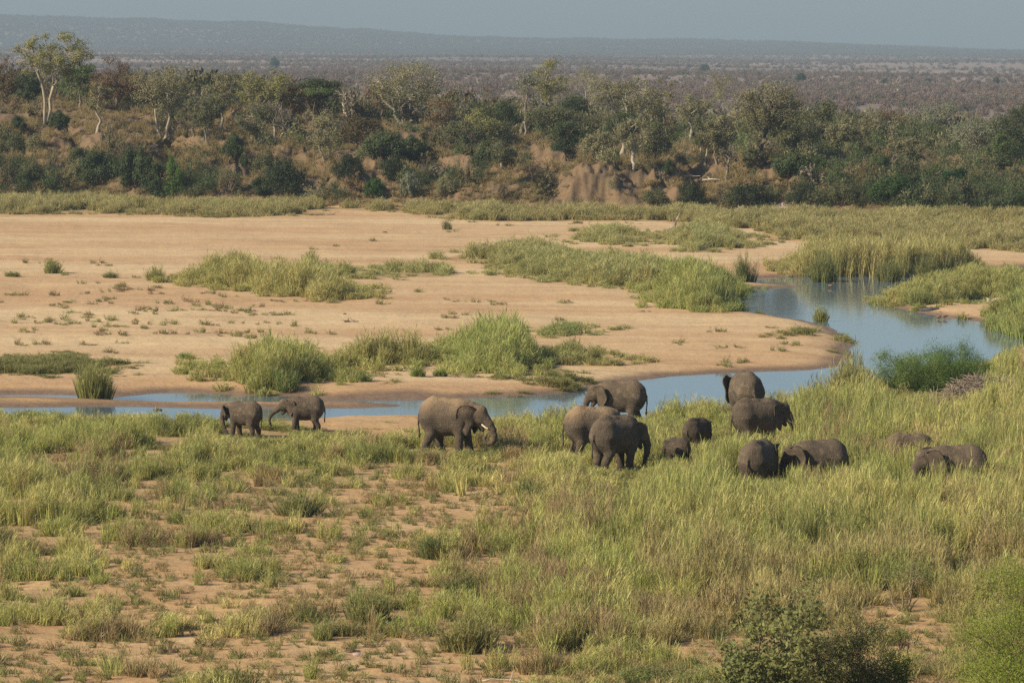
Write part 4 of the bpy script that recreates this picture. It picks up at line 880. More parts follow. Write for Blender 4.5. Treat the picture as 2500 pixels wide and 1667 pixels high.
# px, base y, top y, width px, leaf colour, bark colour, options, label
TREES = [
 (108, 318, 84, 190, YGR, PALEB, dict(stems=2, lean=1.6, first=.52, ncl=70, per=100, ls=.11, r0=.3, crad=.9, twigs=4), 'tallest tree at the left, two pale trunks leaning right under a wide flat crown'),
 (196, 262, 138, 84, MGR, MIDB, dict(first=.2, ncl=34, per=150), 'dense bright green tree behind the tallest pale trunked one'),
 (6, 258, 140, 95, ORG, DARKB, dict(first=.15, ncl=30, per=110), 'rust brown leafy tree cut by the left edge of the photo'),
 (68, 262, 176, 66, DGR, DARKB, dict(first=.2, per=130), 'small dark green tree left of the tallest pale trunked one'),
 (282, 262, 134, 92, RBR, DARKB, dict(first=.3, ncl=34, per=45, ls=.09), 'reddish twiggy nearly leafless tree on the left skyline'),
 (258, 268, 186, 84, ORG, DARKB, dict(first=.2, per=100), 'rust brown tree standing in front of the reddish twiggy one'),
 (322, 275, 188, 80, ORG, DARKB, dict(first=.2, per=90), 'rust brown tree between the reddish twiggy one and the pale many stemmed one'),
 (238, 322, 202, 72, OLV, PALEB, dict(first=.4, ncl=26, per=80, lean=.5), 'slender olive tree with a crooked pale trunk on the left slope'),
 (390, 345, 158, 128, OLV, PALEB, dict(stems=2, first=.38, ncl=44, per=100, ls=.11, r0=.28), 'pale many stemmed tree with rounded crown on the open left slope'),
 (414, 350, 235, 84, OLV, PALEB, dict(first=.35, lean=.8, ncl=28, per=80), 'smaller pale tree leaning right beside the many stemmed one'),
 (470, 340, 238, 84, DOL, MIDB, dict(first=.3, ncl=28, per=90), 'drab olive tree right of the leaning pale one'),
 (545, 322, 180, 84, OLV, PALEB, dict(first=.35, ncl=32, per=90), 'sparse grey olive tree with a pale forked top, left middle'),
 (505, 352, 232, 86, DOL, MIDB, dict(stems=2, first=.3, per=90), 'spreading drab tree low on the slope in the left middle'),
 (616, 300, 178, 80, YGR, PALEB, dict(first=.3, ncl=30, per=90), 'yellowish olive tree with an upright pale trunk, left middle'),
 (676, 300, 170, 82, YGR, MIDB, dict(first=.3, ncl=30, per=85), 'yellow topped tree beside an orange one on the left middle skyline'),
 (715, 300, 212, 62, ORG, DARKB, dict(first=.2, per=90), 'orange brown tree squeezed between the yellow topped one and dark green ones'),
 (622, 358, 258, 92, DOL, PALEB, dict(stems=2, first=.3, per=85), 'broad drab tree with pale crooked limbs on the middle of the left slope'),
 (675, 345, 250, 88, GRY, WHITEB, dict(stems=2, first=.25, ncl=30, per=35, twigs=4), 'whitish twiggy tree with hardly a leaf on the left slope'),
 (772, 300, 222, 92, MGR, DARKB, dict(first=.3, flat=True, ncl=30, per=170, ls=.12), 'bright green cushion shaped tree left of the white dead trees'),
 (775, 288, 197, 100, DGR, DARKB, dict(first=.4, flat=True, ncl=34, per=150), 'dark umbrella shaped tree behind the bright cushion one'),
 (852, 288, 190, 76, GRY, WHITEB, dict(stems=2, first=.25, bare=True, ncl=15, twigs=2, r0=.26, wob=.4), 'dead white tree with twisting bare limbs, the left of two'),
 (888, 292, 215, 64, GRY, WHITEB, dict(stems=1, first=.25, lean=.8, bare=True, ncl=11, twigs=2, r0=.22, wob=.4), 'smaller dead white tree forking to the right beside its taller twin'),
 (795, 402, 272, 86, OLV, PALEB, dict(stems=2, first=.2, per=75), 'pale grey thicket like tree low on the bank below the dark umbrella one'),
 (992, 308, 150, 178, OLV, WHITEB, dict(stems=4, first=.32, ncl=60, per=95, ls=.11, r0=.4, wob=.3), 'huge many stemmed tree with long white limbs spreading right'),
 (1000, 260, 158, 90, RBR, MIDB, dict(first=.4, ncl=26, per=50), 'reddish crown rising behind the huge white limbed tree'),
 (935, 300, 200, 80, RBR, MIDB, dict(first=.3, ncl=26, per=50), 'reddish thin tree to the left of the huge white limbed one'),
 (1075, 345, 232, 90, ORG, MIDB, dict(first=.3, ncl=26, per=60), 'orange brown tree behind the white spreading limbs'),
 (1222, 348, 250, 112, DGR, DARKB, dict(first=.15, ncl=40, per=130), 'wide dark green tree in the centre of the woodland'),
 (1182, 352, 270, 100, YGR, PALEB, dict(stems=2, first=.2, ncl=34, per=100), 'light green rounded tree in front of the wide dark one'),
 (1130, 372, 300, 92, DOL, MIDB, dict(stems=2, first=.2, per=95), 'dull green low tree right below the white spreading limbs'),
 (1280, 335, 172, 84, PAL, MIDB, dict(first=.4, ncl=26, per=55, ls=.1), 'thin grey green tree seen through, left of the tallest central one'),
 (1342, 318, 140, 92, YGR, PALEB, dict(first=.3, ncl=42, per=115), 'tallest yellow green tree in the centre of the woodland'),
 (1428, 320, 160, 104, YGR, PALEB, dict(first=.35, ncl=40, per=95), 'wide topped yellow green tree right of the tallest central one'),
 (1400, 330, 232, 84, DGR, DARKB, dict(first=.15, per=120), 'dark tree filling the gap under the wide topped yellow green one'),
 (1353, 350, 270, 132, DOL, MIDB, dict(first=.35, flat=True, ncl=44, per=150), 'broad flat umbrella tree of dark olive in the centre'),
 (1382, 396, 302, 86, DGR, DARKB, dict(first=.15, ncl=36, per=130), 'dense dark green tree in front of the olive umbrella one'),
 (1230, 416, 345, 74, DOL, PALEB, dict(first=.3, ncl=24, per=80), 'small drab tree with pale stem on the bank edge in the centre'),
 (1452, 400, 320, 80, OLV, PALEB, dict(first=.25, per=90, lean=.4), 'small crooked olive tree above the red eroded bank'),
 (1495, 330, 190, 98, OLV, MIDB, dict(first=.4, ncl=34, per=80), 'tall see through olive tree behind the white forked one'),
 (1542, 348, 186, 108, OLV, WHITEB, dict(stems=2, first=.35, ncl=38, per=85, r0=.3), 'tall tree with a white forked trunk right of the centre'),
 (1519, 374, 270, 80, DGR, PALEB, dict(stems=2, first=.35, r0=.4, per=110), 'dark crowned tree on a stout pale double trunk'),
 (1547, 418, 290, 92, OLV, WHITEB, dict(first=.38, ncl=32, per=90, r0=.26), 'tree with the straightest white trunk, nearest the bank edge right of centre'),
 (1612, 345, 190, 104, OLV, MIDB, dict(first=.35, ncl=36, per=80), 'rounded greyish crown between the white forked tree and the sparse one'),
 (1600, 400, 300, 92, DOL, DARKB, dict(first=.2, per=110), 'dark olive tree on the bank right of the straight white trunk'),
 (1690, 350, 232, 92, OLV, PALEB, dict(first=.4, ncl=30, per=80), 'olive tree with one thin white trunk showing at right of centre'),
 (1760, 335, 178, 92, YGR, MIDB, dict(first=.45, ncl=30, per=70, ls=.1), 'sparse round topped tree standing above the others on the right'),
 (1722, 402, 290, 76, DOL, PALEB, dict(stems=2, first=.35, per=80), 'twin thin trunked drab tree on the bare red ledge'),
 (1752, 404, 280, 80, OLV, MIDB, dict(stems=2, first=.3, per=85), 'brownish olive tree with close double stems on the red ledge'),
 (1775, 442, 345, 50, GRY, MIDB, dict(first=.3, ncl=18, per=30, twigs=3), 'thin twiggy sapling at the edge of the bank on the right'),
 (1836, 428, 340, 66, DOL, MIDB, dict(first=.15, ncl=26, per=95), 'small dark drab tree under the gnarled giant'),
 (1862, 402, 200, 176, OLV, DARKB, dict(stems=1, first=.36, lean=1.0, ncl=60, per=90, r0=.5, wob=.35, ls=.11), 'gnarled giant tree with a thick dark twisting trunk'),
 (1925, 392, 240, 92, YGR, MIDB, dict(first=.2, ncl=34, per=100), 'yellow green tree close behind the right of the gnarled giant'),
 (1950, 398, 300, 90, DOL, PALEB, dict(first=.2, per=110), 'dull tree with a short pale stem right of the gnarled giant'),
 (2005, 382, 250, 102, DOL, DARKB, dict(first=.15, ncl=40, per=120), 'bulky dark olive tree on the right half skyline'),
 (2055, 398, 292, 76, OLV, DARKB, dict(first=.1, ncl=30, per=120), 'upright olive tree in front of the bulky dark olive one'),
 (2095, 375, 275, 80, OLV, DARKB, dict(first=.1, ncl=28, per=100), 'drab tree next to the orange one on the right'),
 (2165, 365, 278, 124, ORG, DARKB, dict(first=.15, ncl=44, per=90), 'wide orange brown tree on the right'),
 (2275, 372, 246, 132, PAL, PALEB, dict(stems=1, first=.3, ncl=46, per=105, r0=.3), 'broad grey green tree with a pale crooked top, on the right'),
 (2205, 405, 330, 92, OLV, DARKB, dict(first=.1, per=100), 'low olive tree under the orange one'),
 (2390, 412, 306, 142, PAL, PALEB, dict(first=.35, ncl=46, per=100, r0=.28), 'spreading grey green tree with a bare reddish trunk near the right edge'),
 (2370, 350, 274, 92, YGR, MIDB, dict(first=.2, ncl=30, per=80), 'yellowish tree behind the spreading grey green one'),
 (2482, 405, 258, 132, DGR, DARKB, dict(first=.1, ncl=50, per=120), 'big dark green tree filling the upper right edge'),
 (2450, 432, 330, 92, MGR, DARKB, dict(first=.1, ncl=34, per=110), 'mid green tree in front of the big dark right edge one'),
 (2333, 482, 412, 74, (.03, .07, .03), DARKB, dict(first=.05, ncl=36, per=140), 'compact blue green tree standing alone on the low right bank'),
 (2192, 242, 190, 42, GRY, WHITEB, dict(first=.35, bare=True, ncl=14, r0=.45, twigs=3, wob=.3), 'bare white tree alone out in the distant bushveld'),
]
BUSHES = [  # px, base y, top y, width px, colour, set, label
 (145, 316, 272, 62, DGR, 'b', 'dark round bush at the foot of the tallest left tree'),
 (46, 318, 285, 50, DGR, 'b', 'dark bush left of the tallest left tree trunk'),
 (30, 375, 318, 92, DOL, 'f', 'olive bush high on the slope at the left edge'),
 (88, 372, 330, 62, OLV, 'f', 'pale olive bush on the slope right of the left edge one'),
 (714, 332, 300, 44, DGR, 'b', 'lone dark bush on open soil left of the pale grey thicket tree'),
 (200, 415, 352, 82, DOL, 'f', 'feathery drab bush in the middle of the left slope'),
 (268, 372, 300, 62, OLV, 't', 'twiggy brownish bush on the left slope'),
 (300, 395, 330, 62, DOL, 't', 'twiggy bush above the dark left mass'),
 (250, 448, 358, 124, DGR, 'f', 'big dark bush on the left bank'),
 (335, 452, 352, 96, DGR, 'b', 'dark leafy bush left of the yellow green one'),
 (368, 414, 382, 22, (.32, .34, .05), 'b', 'small glowing yellow green bush on the left bank'),
 (382, 476, 400, 84, DGR, 'b', 'dark bush behind the light green column at the foot of the left bank'),
 (425, 480, 385, 50, (.12, .19, .05), 'f', 'light green upright bush at the foot of the left bank'),
 (190, 446, 392, 52, OLV, 'f', 'pale olive bush low on the left bank'),
 (75, 450, 402, 84, DOL, 'f', 'drab bush low at the far left bank'),
 (20, 452, 412, 70, DOL, 't', 'twiggy drab bush at the left edge, foot of the bank'),
 (130, 425, 372, 60, DOL, 't', 'dry twiggy bush on the tan left bank'),
 (570, 385, 325, 72, DGR, 'b', 'dark bush under the drab middle trees'),
 (595, 412, 380, 30, DGR, 'b', 'small dark bush below the larger one in the left middle'),
 (650, 442, 372, 84, DOL, 'f', 'drab bush at the middle of the left bank'),
 (560, 472, 412, 92, DOL, 't', 'dry brownish bush low on the bank, left middle'),
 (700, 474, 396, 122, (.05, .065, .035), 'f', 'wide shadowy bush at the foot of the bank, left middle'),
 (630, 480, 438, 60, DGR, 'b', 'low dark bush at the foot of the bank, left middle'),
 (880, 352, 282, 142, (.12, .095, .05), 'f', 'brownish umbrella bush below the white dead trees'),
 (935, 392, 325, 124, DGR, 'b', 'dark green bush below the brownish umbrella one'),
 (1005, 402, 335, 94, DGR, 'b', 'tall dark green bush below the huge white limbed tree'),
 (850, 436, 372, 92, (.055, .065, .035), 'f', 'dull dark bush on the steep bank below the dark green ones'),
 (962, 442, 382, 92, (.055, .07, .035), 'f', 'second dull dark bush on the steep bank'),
 (1042, 452, 402, 72, DOL, 't', 'dry bush right of the dull dark pair'),
 (1000, 476, 418, 56, PAL, 'b', 'pale green bush at the foot of the bank'),
 (915, 482, 432, 64, (.06, .11, .035), 'b', 'mid green bush at the foot of the bank left of the pale one'),
 (1088, 478, 430, 72, OLV, 'f', 'round olive bush at the foot of the bank right of the pale one'),
 (1185, 415, 350, 62, DGR, 'b', 'dark bush on the crest left of the small drab tree'),
 (1060, 372, 330, 62, DOL, 't', 'twiggy bush by the ends of the white limbs'),
 (1302, 442, 400, 92, RBR, 't', 'leafless reddish brown bush above the red bank'),
 (1335, 470, 420, 62, DOL, 't', 'shaded twiggy bush left of the red eroded bank'),
 (1228, 490, 448, 82, (.16, .13, .07), 't', 'tan brush on the sunlit ridge left of the red bank'),
 (1500, 452, 430, 40, OLV, 't', 'small tan bush on top of the red bank'),
 (1600, 505, 458, 82, DOL, 'f', 'drab bush at the foot of the bank right of the red slope'),
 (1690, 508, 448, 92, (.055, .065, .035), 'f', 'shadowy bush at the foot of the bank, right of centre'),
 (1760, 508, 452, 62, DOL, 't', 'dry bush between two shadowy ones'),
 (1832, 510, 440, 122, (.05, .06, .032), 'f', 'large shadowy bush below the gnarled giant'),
 (1632, 430, 395, 42, DGR, 'b', 'dark little bush under the trees right of centre'),
 (1500, 395, 366, 34, MGR, 'b', 'small green bush beside the stout double trunk'),
 (1930, 436, 376, 112, DGR, 'b', 'dark green bush right below the gnarled giant'),
 (1992, 434, 388, 72, (.065, .10, .035), 'b', 'mid green bush between the dark ones right of the giant'),
 (2085, 452, 396, 92, OLV, 't', 'grey twiggy bush on the right bank'),
 (2118, 392, 358, 62, DGR, 'b', 'very dark bush in front of the orange tree'),
 (2145, 422, 380, 62, MGR, 'b', 'light green bush below the very dark one'),
 (2215, 402, 366, 92, DGR, 'b', 'row like dark green bush under the grey green tree'),
 (2180, 495, 422, 142, (.06, .10, .035), 'f', 'big sweeping green bush at the foot of the right bank'),
 (2136, 496, 448, 46, (.08, .14, .04), 'b', 'brighter bush in front of the big sweeping one'),
 (2062, 502, 440, 92, DOL, 'f', 'drab bush left of the big sweeping green one'),
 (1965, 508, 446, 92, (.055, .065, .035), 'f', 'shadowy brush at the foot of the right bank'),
 (2278, 456, 405, 72, (.10, .13, .05), 'f', 'pale green bush on the sandy right bank'),
 (2400, 462, 420, 92, DOL, 'f', 'dull bush on the low bank right of the blue green tree'),
 (2462, 470, 425, 82, DOL, 't', 'twiggy bush near the right edge on the low bank'),
 (2420, 505, 475, 62, OLV, 'f', 'small olive bush at the foot of the bank near the right edge'),
 (2485, 515, 470, 72, (.07, .10, .04), 'f', 'green bush at the right edge, foot of the bank'),
 (670, 168, 138, 30, (.05, .09, .05), 'b', 'blue green round tree far out in the bushveld, left of centre'),
 (1955, 205, 178, 32, (.05, .09, .05), 'b', 'blue green round bush far out in the bushveld on the right'),
 (2035, 232, 214, 24, (.06, .09, .05), 'b', 'small bluish bush far out below the larger far one'),
 (2265, 205, 192, 26, (.05, .09, .05), 'b', 'small bluish bush far out to the right of the bare white tree'),
 (2430, 210, 190, 28, (.06, .085, .05), 'b', 'bluish bush far out near the right edge'),
 (2162, 205, 190, 24, (.05, .085, .05), 'b', 'small bluish bush far out to the left of the bare white tree'),
 (1720, 178, 155, 32, (.07, .095, .06), 'f', 'pale bluish tree far out above the sparse round topped one'),
]
tree_xy = []
for i, (px, by, ty, wpx, lc, bc, op, lab) in enumerate(TREES):
    x, y, z = hit(px, by); s = pxm(y); Ht = (by - ty) / s; w_ = wpx / s; op = dict(op)
    if 'r0' not in op: op['r0'] = .2
    k = Ht / 11.0
    if y > 800: op['r0'] *= 1.4
    if 'per' in op: op['per'] = int(op['per'] * 1.45)
    if 'ls' in op: op['ls'] *= .85
    op['r0'] *= .85; w_ *= 1.14
    tk, lv = build_tree(300 + i, Ht, w_, **op)
    e = empty('tree', (x, y, z)); tag(e, lab, 'tree', 'trees on the far bank' if y < 700 else 'far bushveld trees')
    link('trunk', tk, e, color=bc)
    if lv: link('crown', lv, e, color=lc)
    tree_xy.append((x, y))
brn = np.random.default_rng(77)
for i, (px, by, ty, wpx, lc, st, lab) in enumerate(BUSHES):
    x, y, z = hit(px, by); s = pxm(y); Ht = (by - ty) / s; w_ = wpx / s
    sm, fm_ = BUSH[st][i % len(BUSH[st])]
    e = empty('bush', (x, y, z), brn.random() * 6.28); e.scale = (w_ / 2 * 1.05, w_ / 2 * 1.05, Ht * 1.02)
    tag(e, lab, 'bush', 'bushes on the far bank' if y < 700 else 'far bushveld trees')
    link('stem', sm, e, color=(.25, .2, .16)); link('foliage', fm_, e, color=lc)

# ------------------------------------------------------------------ scrub: slope cover, thicket, distant bushveld
def scrub_mesh(name, seed, nq, ls, tall=.8, aspect=.5):
    r_ = np.random.default_rng(seed); ncl = 12; C = []
    for i in range(ncl):
        q = r_.normal(size=3); q /= np.linalg.norm(q); rr_ = r_.random() ** .4 * .75; C.append([q[0] * rr_, q[1] * rr_, .15 + abs(q[2]) * rr_ * tall])
    return leaves(name, C, np.full(ncl, .32), nq // ncl, ls, r_, m_scrub, .9, aspect)
SSET = [proto('s%d' % i, scrub_mesh('s', 60 + i, nq, ls, 1.0, asp)) for i, (nq, ls, asp) in enumerate([(420, .085, .6), (420, .085, .6), (520, .07, .22), (520, .07, .22)])]
FSET = [proto('f%d' % i, scrub_mesh('f', 80 + i, 420, .085, .9, .35)) for i in range(4)]
# dry grass on the bank
n = 26000; s = rng.random(n) ** 1.2 * 110 - 1; r_ = (rng.random(n) * 2 - 1) * .155; y = np.interp(CX + F * r_, BPX, BDB) + s; x = r_ * y
sb_ = bank_s(x, y); c_ = fbm(x / 5, y / 6, 301, 4); pc = pxcol(x, y)
red = ((pc > 1330) & (pc < 1560) & (sb_ < 14)); k = (sb_ > -1) & (c_ > .41) & (~red | (rng.random(n) < .12)) & (rng.random(n) < np.where(s < 22, .95, .45))
x, y, c_ = x[k], y[k], c_[k]; n = len(x); hh = (.35 + .6 * rng.random(n)) * np.where(bank_s(x, y) < 9, .6, 1); wd = 1.2 + 1.1 * rng.random(n)
tint = lerp3((.36, .265, .14), (.19, .155, .08), np.clip(rng.normal(size=n) * .3 + .35 + (c_ - .5) * 2, 0, 1))
scatter('bank_grass', np.stack([x, y, hfun(x, y)], -1), tilt(n, .15), np.stack([wd, wd, hh], -1), rng.choice([1, 3], n), tint, GSET, 'dry tan grass covering the far bank between the bushes', 'dry grass')
# low brush on the bank and under the trees
n = 11000; s = rng.random(n) ** 1.15 * 150 - 1; r_ = (rng.random(n) * 2 - 1) * .155; y = np.interp(CX + F * r_, BPX, BDB) + s; x = r_ * y
sb_ = bank_s(x, y); c_ = fbm(x / 9, y / 12, 331, 4); pc = pxcol(x, y)
dens = np.interp(pc, [0, 700, 1200, 1500, 1900, 2500], [.30, .36, .48, .5, .80, .80]); dens = dens * np.where(s < 18, 1.1, np.where(s > 75, 1.3, .8))
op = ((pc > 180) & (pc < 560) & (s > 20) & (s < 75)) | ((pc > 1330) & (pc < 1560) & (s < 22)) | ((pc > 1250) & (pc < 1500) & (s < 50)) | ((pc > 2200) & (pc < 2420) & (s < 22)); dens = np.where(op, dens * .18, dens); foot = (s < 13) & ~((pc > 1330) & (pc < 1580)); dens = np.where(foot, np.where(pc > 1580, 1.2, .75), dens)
k = (sb_ > 1) & (rng.random(n) < dens * sstep(.38, .58, c_) * 1.1)
x, y, c_, s, pc = x[k], y[k], c_[k], s[k], pc[k]; n = len(x)
wd = .8 + 1.5 * rng.random(n) ** 1.5 + (s > 70) * .8; hh = wd * (1.0 + .5 * rng.random(n)) + (s > 70) * 1.0 + (pc > 1800) * .5
pal = np.array([DGR, DOL, OLV, GRY, ORG, MGR, (.13, .115, .06)]); wl = rng.random(n)
pi = np.where(pc > 1600, rng.choice(7, n, p=[.3, .25, .2, .05, .06, .12, .02]), rng.choice(7, n, p=[.17, .22, .22, .10, .09, .03, .17])); 
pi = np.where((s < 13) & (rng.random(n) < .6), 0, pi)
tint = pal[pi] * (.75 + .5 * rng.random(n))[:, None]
ix = np.where(np.isin(pi, [3, 6]), rng.choice([2, 3], n), rng.choice([0, 1], n))
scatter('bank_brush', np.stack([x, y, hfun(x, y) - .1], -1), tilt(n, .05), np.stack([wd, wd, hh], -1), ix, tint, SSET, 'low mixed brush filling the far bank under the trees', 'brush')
# distant bushveld
n = 46000; y = 545 + rng.random(n) ** 1.15 * 6600; r_ = (rng.random(n) * 2 - 1) * .16; x = r_ * y
c_ = fbm(x / 260, y / 340, 351, 4); lf = fbm(x / 900, y / 700, 357, 3); pc = pxcol(x, y)
bare = sstep(.50, .62, lf) * sstep(1800, 3000, y) * (1 - sstep(5600, 6600, y)) * sstep(300, 1400, pc)
k = rng.random(n) < (.45 + .7 * (c_ > .45)) * (1 - .72 * bare)
x, y, c_ = x[k], y[k], c_[k]; n = len(x)
wd = 1.3 + 1.6 * rng.random(n) ** 2; wd *= 1 + .5 * sstep(2500, 6000, y); hh = wd * (1.15 + .5 * rng.random(n))
pal = np.array([(.19, .145, .125), (.175, .135, .115), (.205, .155, .13), (.135, .13, .095), (.20, .145, .115)]); pi = rng.choice(5, n, p=[.36, .24, .2, .12, .08])
tint = pal[pi] * (.8 + .4 * rng.random(n))[:, None] * (.8 + .45 * c_)[:, None]
scatter('bushveld', np.stack([x, y, hfun(x, y) - .2], -1), tilt(n, .05), np.stack([wd, wd, hh], -1), rng.choice(4, n), tint, FSET, 'grey brown bushveld stretching over the plain to the hills', 'bushveld')
# wooded hills
n = 46000; y = 6400 + rng.random(n) * 2700; r_ = (rng.random(n) * 2 - 1) * .16; x = r_ * y
wd = 2.6 + 3.2 * rng.random(n) ** 2; hh = wd * (1.2 + .6 * rng.random(n)); tint = lerp3((.12, .11, .085), (.17, .135, .11), rng.random(n))
scatter('hill_woodland', np.stack([x, y, hfun(x, y) - .3], -1), tilt(n, .05), np.stack([wd, wd, hh], -1), rng.choice(4, n), tint, FSET, 'bluish wooded slopes of the long low hills on the skyline', 'woodland')
# ------------------------------------------------------------------ near shrubs, lower right
def near_shrub(name, px, by, ty, wpx, ncl, per, ls, col, bark, label, cat, seed, aspect=.5, crs=.24, stems=10, tall=False, yoff=0):
    x, y = gp(px, by); x, y = float(x), float(y) + yoff; s = pxm(y); Ht = (by - ty) / s; w_ = wpx / s / 2; z = hz1(x, y)
    r_ = np.random.default_rng(seed); T = TM(); C = []
    for i in range(ncl):
        q = r_.normal(size=3); q /= np.linalg.norm(q); rr_ = r_.random() ** .4
        if tall: C.append([q[0] * w_ * .8 * rr_, q[1] * w_ * .8 * rr_, Ht * (.55 + .36 * abs(q[2]) * rr_)])
        else: C.append([q[0] * w_ * .85 * rr_, q[1] * w_ * .7 * rr_, Ht * (.08 + .82 * abs(q[2]) * rr_)])
    C = np.array(C)
    for s_ in range(stems):
        c_ = C[r_.integers(len(C))]; T.tube(curve(r_, (c_[0] * .1, c_[1] * .1, -.1), c_, 7, .25), np.linspace(.035 if tall else .028, .008, 7), 5)
    for c_ in C: T.tube(curve(r_, c_ * np.array([.7, .7, .8]), c_ + r_.normal(size=3) * .12, 5, .2), np.linspace(.014, .005, 5), 4)
    e = empty(name, (x, y, z)); tag(e, label, cat)
    link('stem', T.mesh('stem', m_bark), e, color=bark)
    link('foliage', leaves('foliage', C, crs * Ht * (.6 + .7 * r_.random(len(C))), per, ls, r_, m_leaf, .9, aspect), e, color=col)
    return e
near_shrub('broadleaf_shrub', 1905, 1712, 1370, 380, 80, 60, .072, (.19, .205, .08), (.26, .21, .15), 'straggly broad leaved shrub at the bottom right, olive leaves with a few yellow ones', 'shrub', 11, .55, .14, 14)
near_shrub('broadleaf_shrub', 1800, 1725, 1560, 190, 34, 50, .065, (.16, .18, .07), (.2, .17, .12), 'lower broad leaved shrub at the bottom, left of the straggly one', 'shrub', 12, .55, .2, 8)
near_shrub('fineleaf_bush', 2085, 1700, 1480, 280, 80, 220, .026, (.075, .09, .035), (.2, .16, .12), 'dark fine leaved bush at the bottom right between shrub and track', 'bush', 13, .4, .2, 10)
near_shrub('fineleaf_bush', 2190, 1690, 1588, 110, 30, 120, .026, (.10, .19, .03), (.2, .16, .12), 'small bright green bush at the bottom right beside the dark one', 'bush', 14, .45, .3, 6)
near_shrub('right_edge_bush', 2490, 1735, 1290, 400, 170, 260, .028, (.23, .29, .055), (.2, .18, .1), 'large bright yellow green bush filling the lower right corner', 'bush', 15, .35, .17, 16)
near_shrub('right_edge_bush', 2475, 1370, 1215, 130, 40, 120, .03, (.13, .17, .05), (.2, .18, .1), 'green bush at the right edge just above the corner one', 'bush', 16, .4, .25, 8)
near_shrub('sapling', 2205, 1492, 1345, 170, 26, 60, .028, (.17, .19, .08), (.34, .28, .2), 'slim sapling with pale forked stem and thin leaves by the track', 'sapling', 17, .45, .26, 7, True)
near_shrub('sapling', 2205, 1600, 1520, 120, 16, 50, .026, (.14, .18, .05), (.12, .09, .06), 'smaller dark stemmed sapling in front of the pale forked one', 'sapling', 18, .45, .3, 5, True)
near_shrub('sprawling_plant', 1590, 1672, 1622, 240, 36, 110, .024, (.15, .19, .065), (.2, .18, .1), 'low sprawling green plant at the bottom left of the broad leaved shrubs', 'plant', 19, .45, .4, 6)
near_shrub('olive_bush', 2265, 1205, 1130, 110, 26, 110, .028, (.085, .11, .045), (.16, .12, .08), 'dark round bush in the grass below the two sunken elephants', 'bush', 20, .3, .3, 10)
# feathery green bush by the river, right
near_shrub('feathery_bush', 2212, 965, 830, 270, 130, 330, .042, (.15, .21, .06), (.2, .16, .1), 'feathery green riverside bush, left half of the pair by the water', 'bush', 21, .25, .2, 14)
near_shrub('feathery_bush', 2322, 955, 815, 250, 130, 330, .042, (.12, .19, .055), (.2, .16, .1), 'deeper green feathery riverside bush, right half of the pair by the water', 'bush', 22, .25, .2, 14)
# dead brush heap
def brush_heap(px, py, wpx, hpx, nst, label, seed, big=True):
    x, y = gp(px, py); x, y = float(x), float(y); s = pxm(y); a0 = wpx / s / 2; Ht = hpx / s; z = hz1(x, y)
    r_ = np.random.default_rng(seed); T = TM()
    for i in range(nst):
        q = r_.normal(size=3) * np.array([a0 * .45, a0 * .3, 0]); zz = Ht * max(0, 1 - (np.hypot(q[0] / a0, q[1] / a0)) ** 2 * 1.0) * r_.random()
        d = r_.normal(size=3) * np.array([1, .8, .35]); d /= np.linalg.norm(d); L = .35 + r_.random() * .9; c_ = np.array([q[0], q[1], zz])
        T.tube(curve(r_, c_ - d * L * .5, c_ + d * L * .5, 5, .2), np.linspace(.02, .008, 5), 4)
    if big:
        for (dx, dz, L) in ((-.55, 1.0, 2.2), (.35, 1.2, 1.6), (.75, .5, 1.8)):
            T.tube(curve(r_, (dx * a0 * .5, 0, Ht * .4), (dx * a0 * .5 + dx * .8, -.2, Ht * .4 + dz), 6, .2), np.linspace(.07, .025, 6), 6)
    o = link('dead_brush_heap', T.mesh('dead_brush_heap', m_wood), loc=(x, y, z)); tag(o, label, 'dead brush')
brush_heap(2400, 1000, 330, 92, 1500, 'heap of dead grey brown branches beside the green riverside bush', 31)
brush_heap(2110, 1672, 110, 40, 160, 'small heap of grey dead twigs at the bottom right among the bushes', 32, False)
brush_heap(2121, 862, 22, 9, 40, 'little bundle of twigs sticking out of the river', 33, False)
# stump with roots
x, y = gp(1645, 566); x, y = float(x), float(y); T = TM(); r_ = np.random.default_rng(4)
T.tube(curve(r_, (0, 0, 0), (.1, 0, 1.0), 5, .1), [.22, .17, .14, .13, .11], 7)
T.tube(curve(r_, (.08, 0, .7), (.55, 0, 1.75), 5, .25), [.11, .10, .09, .09, .05], 6); T.tube(curve(r_, (-.02, 0, .6), (-.22, 0, 1.5), 5, .2), [.07, .06, .05, .04, .02], 6)
for i in range(16):
    a = r_.random() * 6.28; L = .5 + r_.random() * .6; T.tube(curve(r_, (0, 0, .45 + .2 * r_.random()), (math.cos(a) * L, math.sin(a) * L, -.05), 5, .2, .05), [.09, .07, .06, .04, .03], 5)
o = link('tree_stump', T.mesh('tree_stump', m_wood), loc=(x, y, hz1(x, y))); tag(o, 'pale forked tree stump with splayed roots standing on the far sandbar', 'stump')
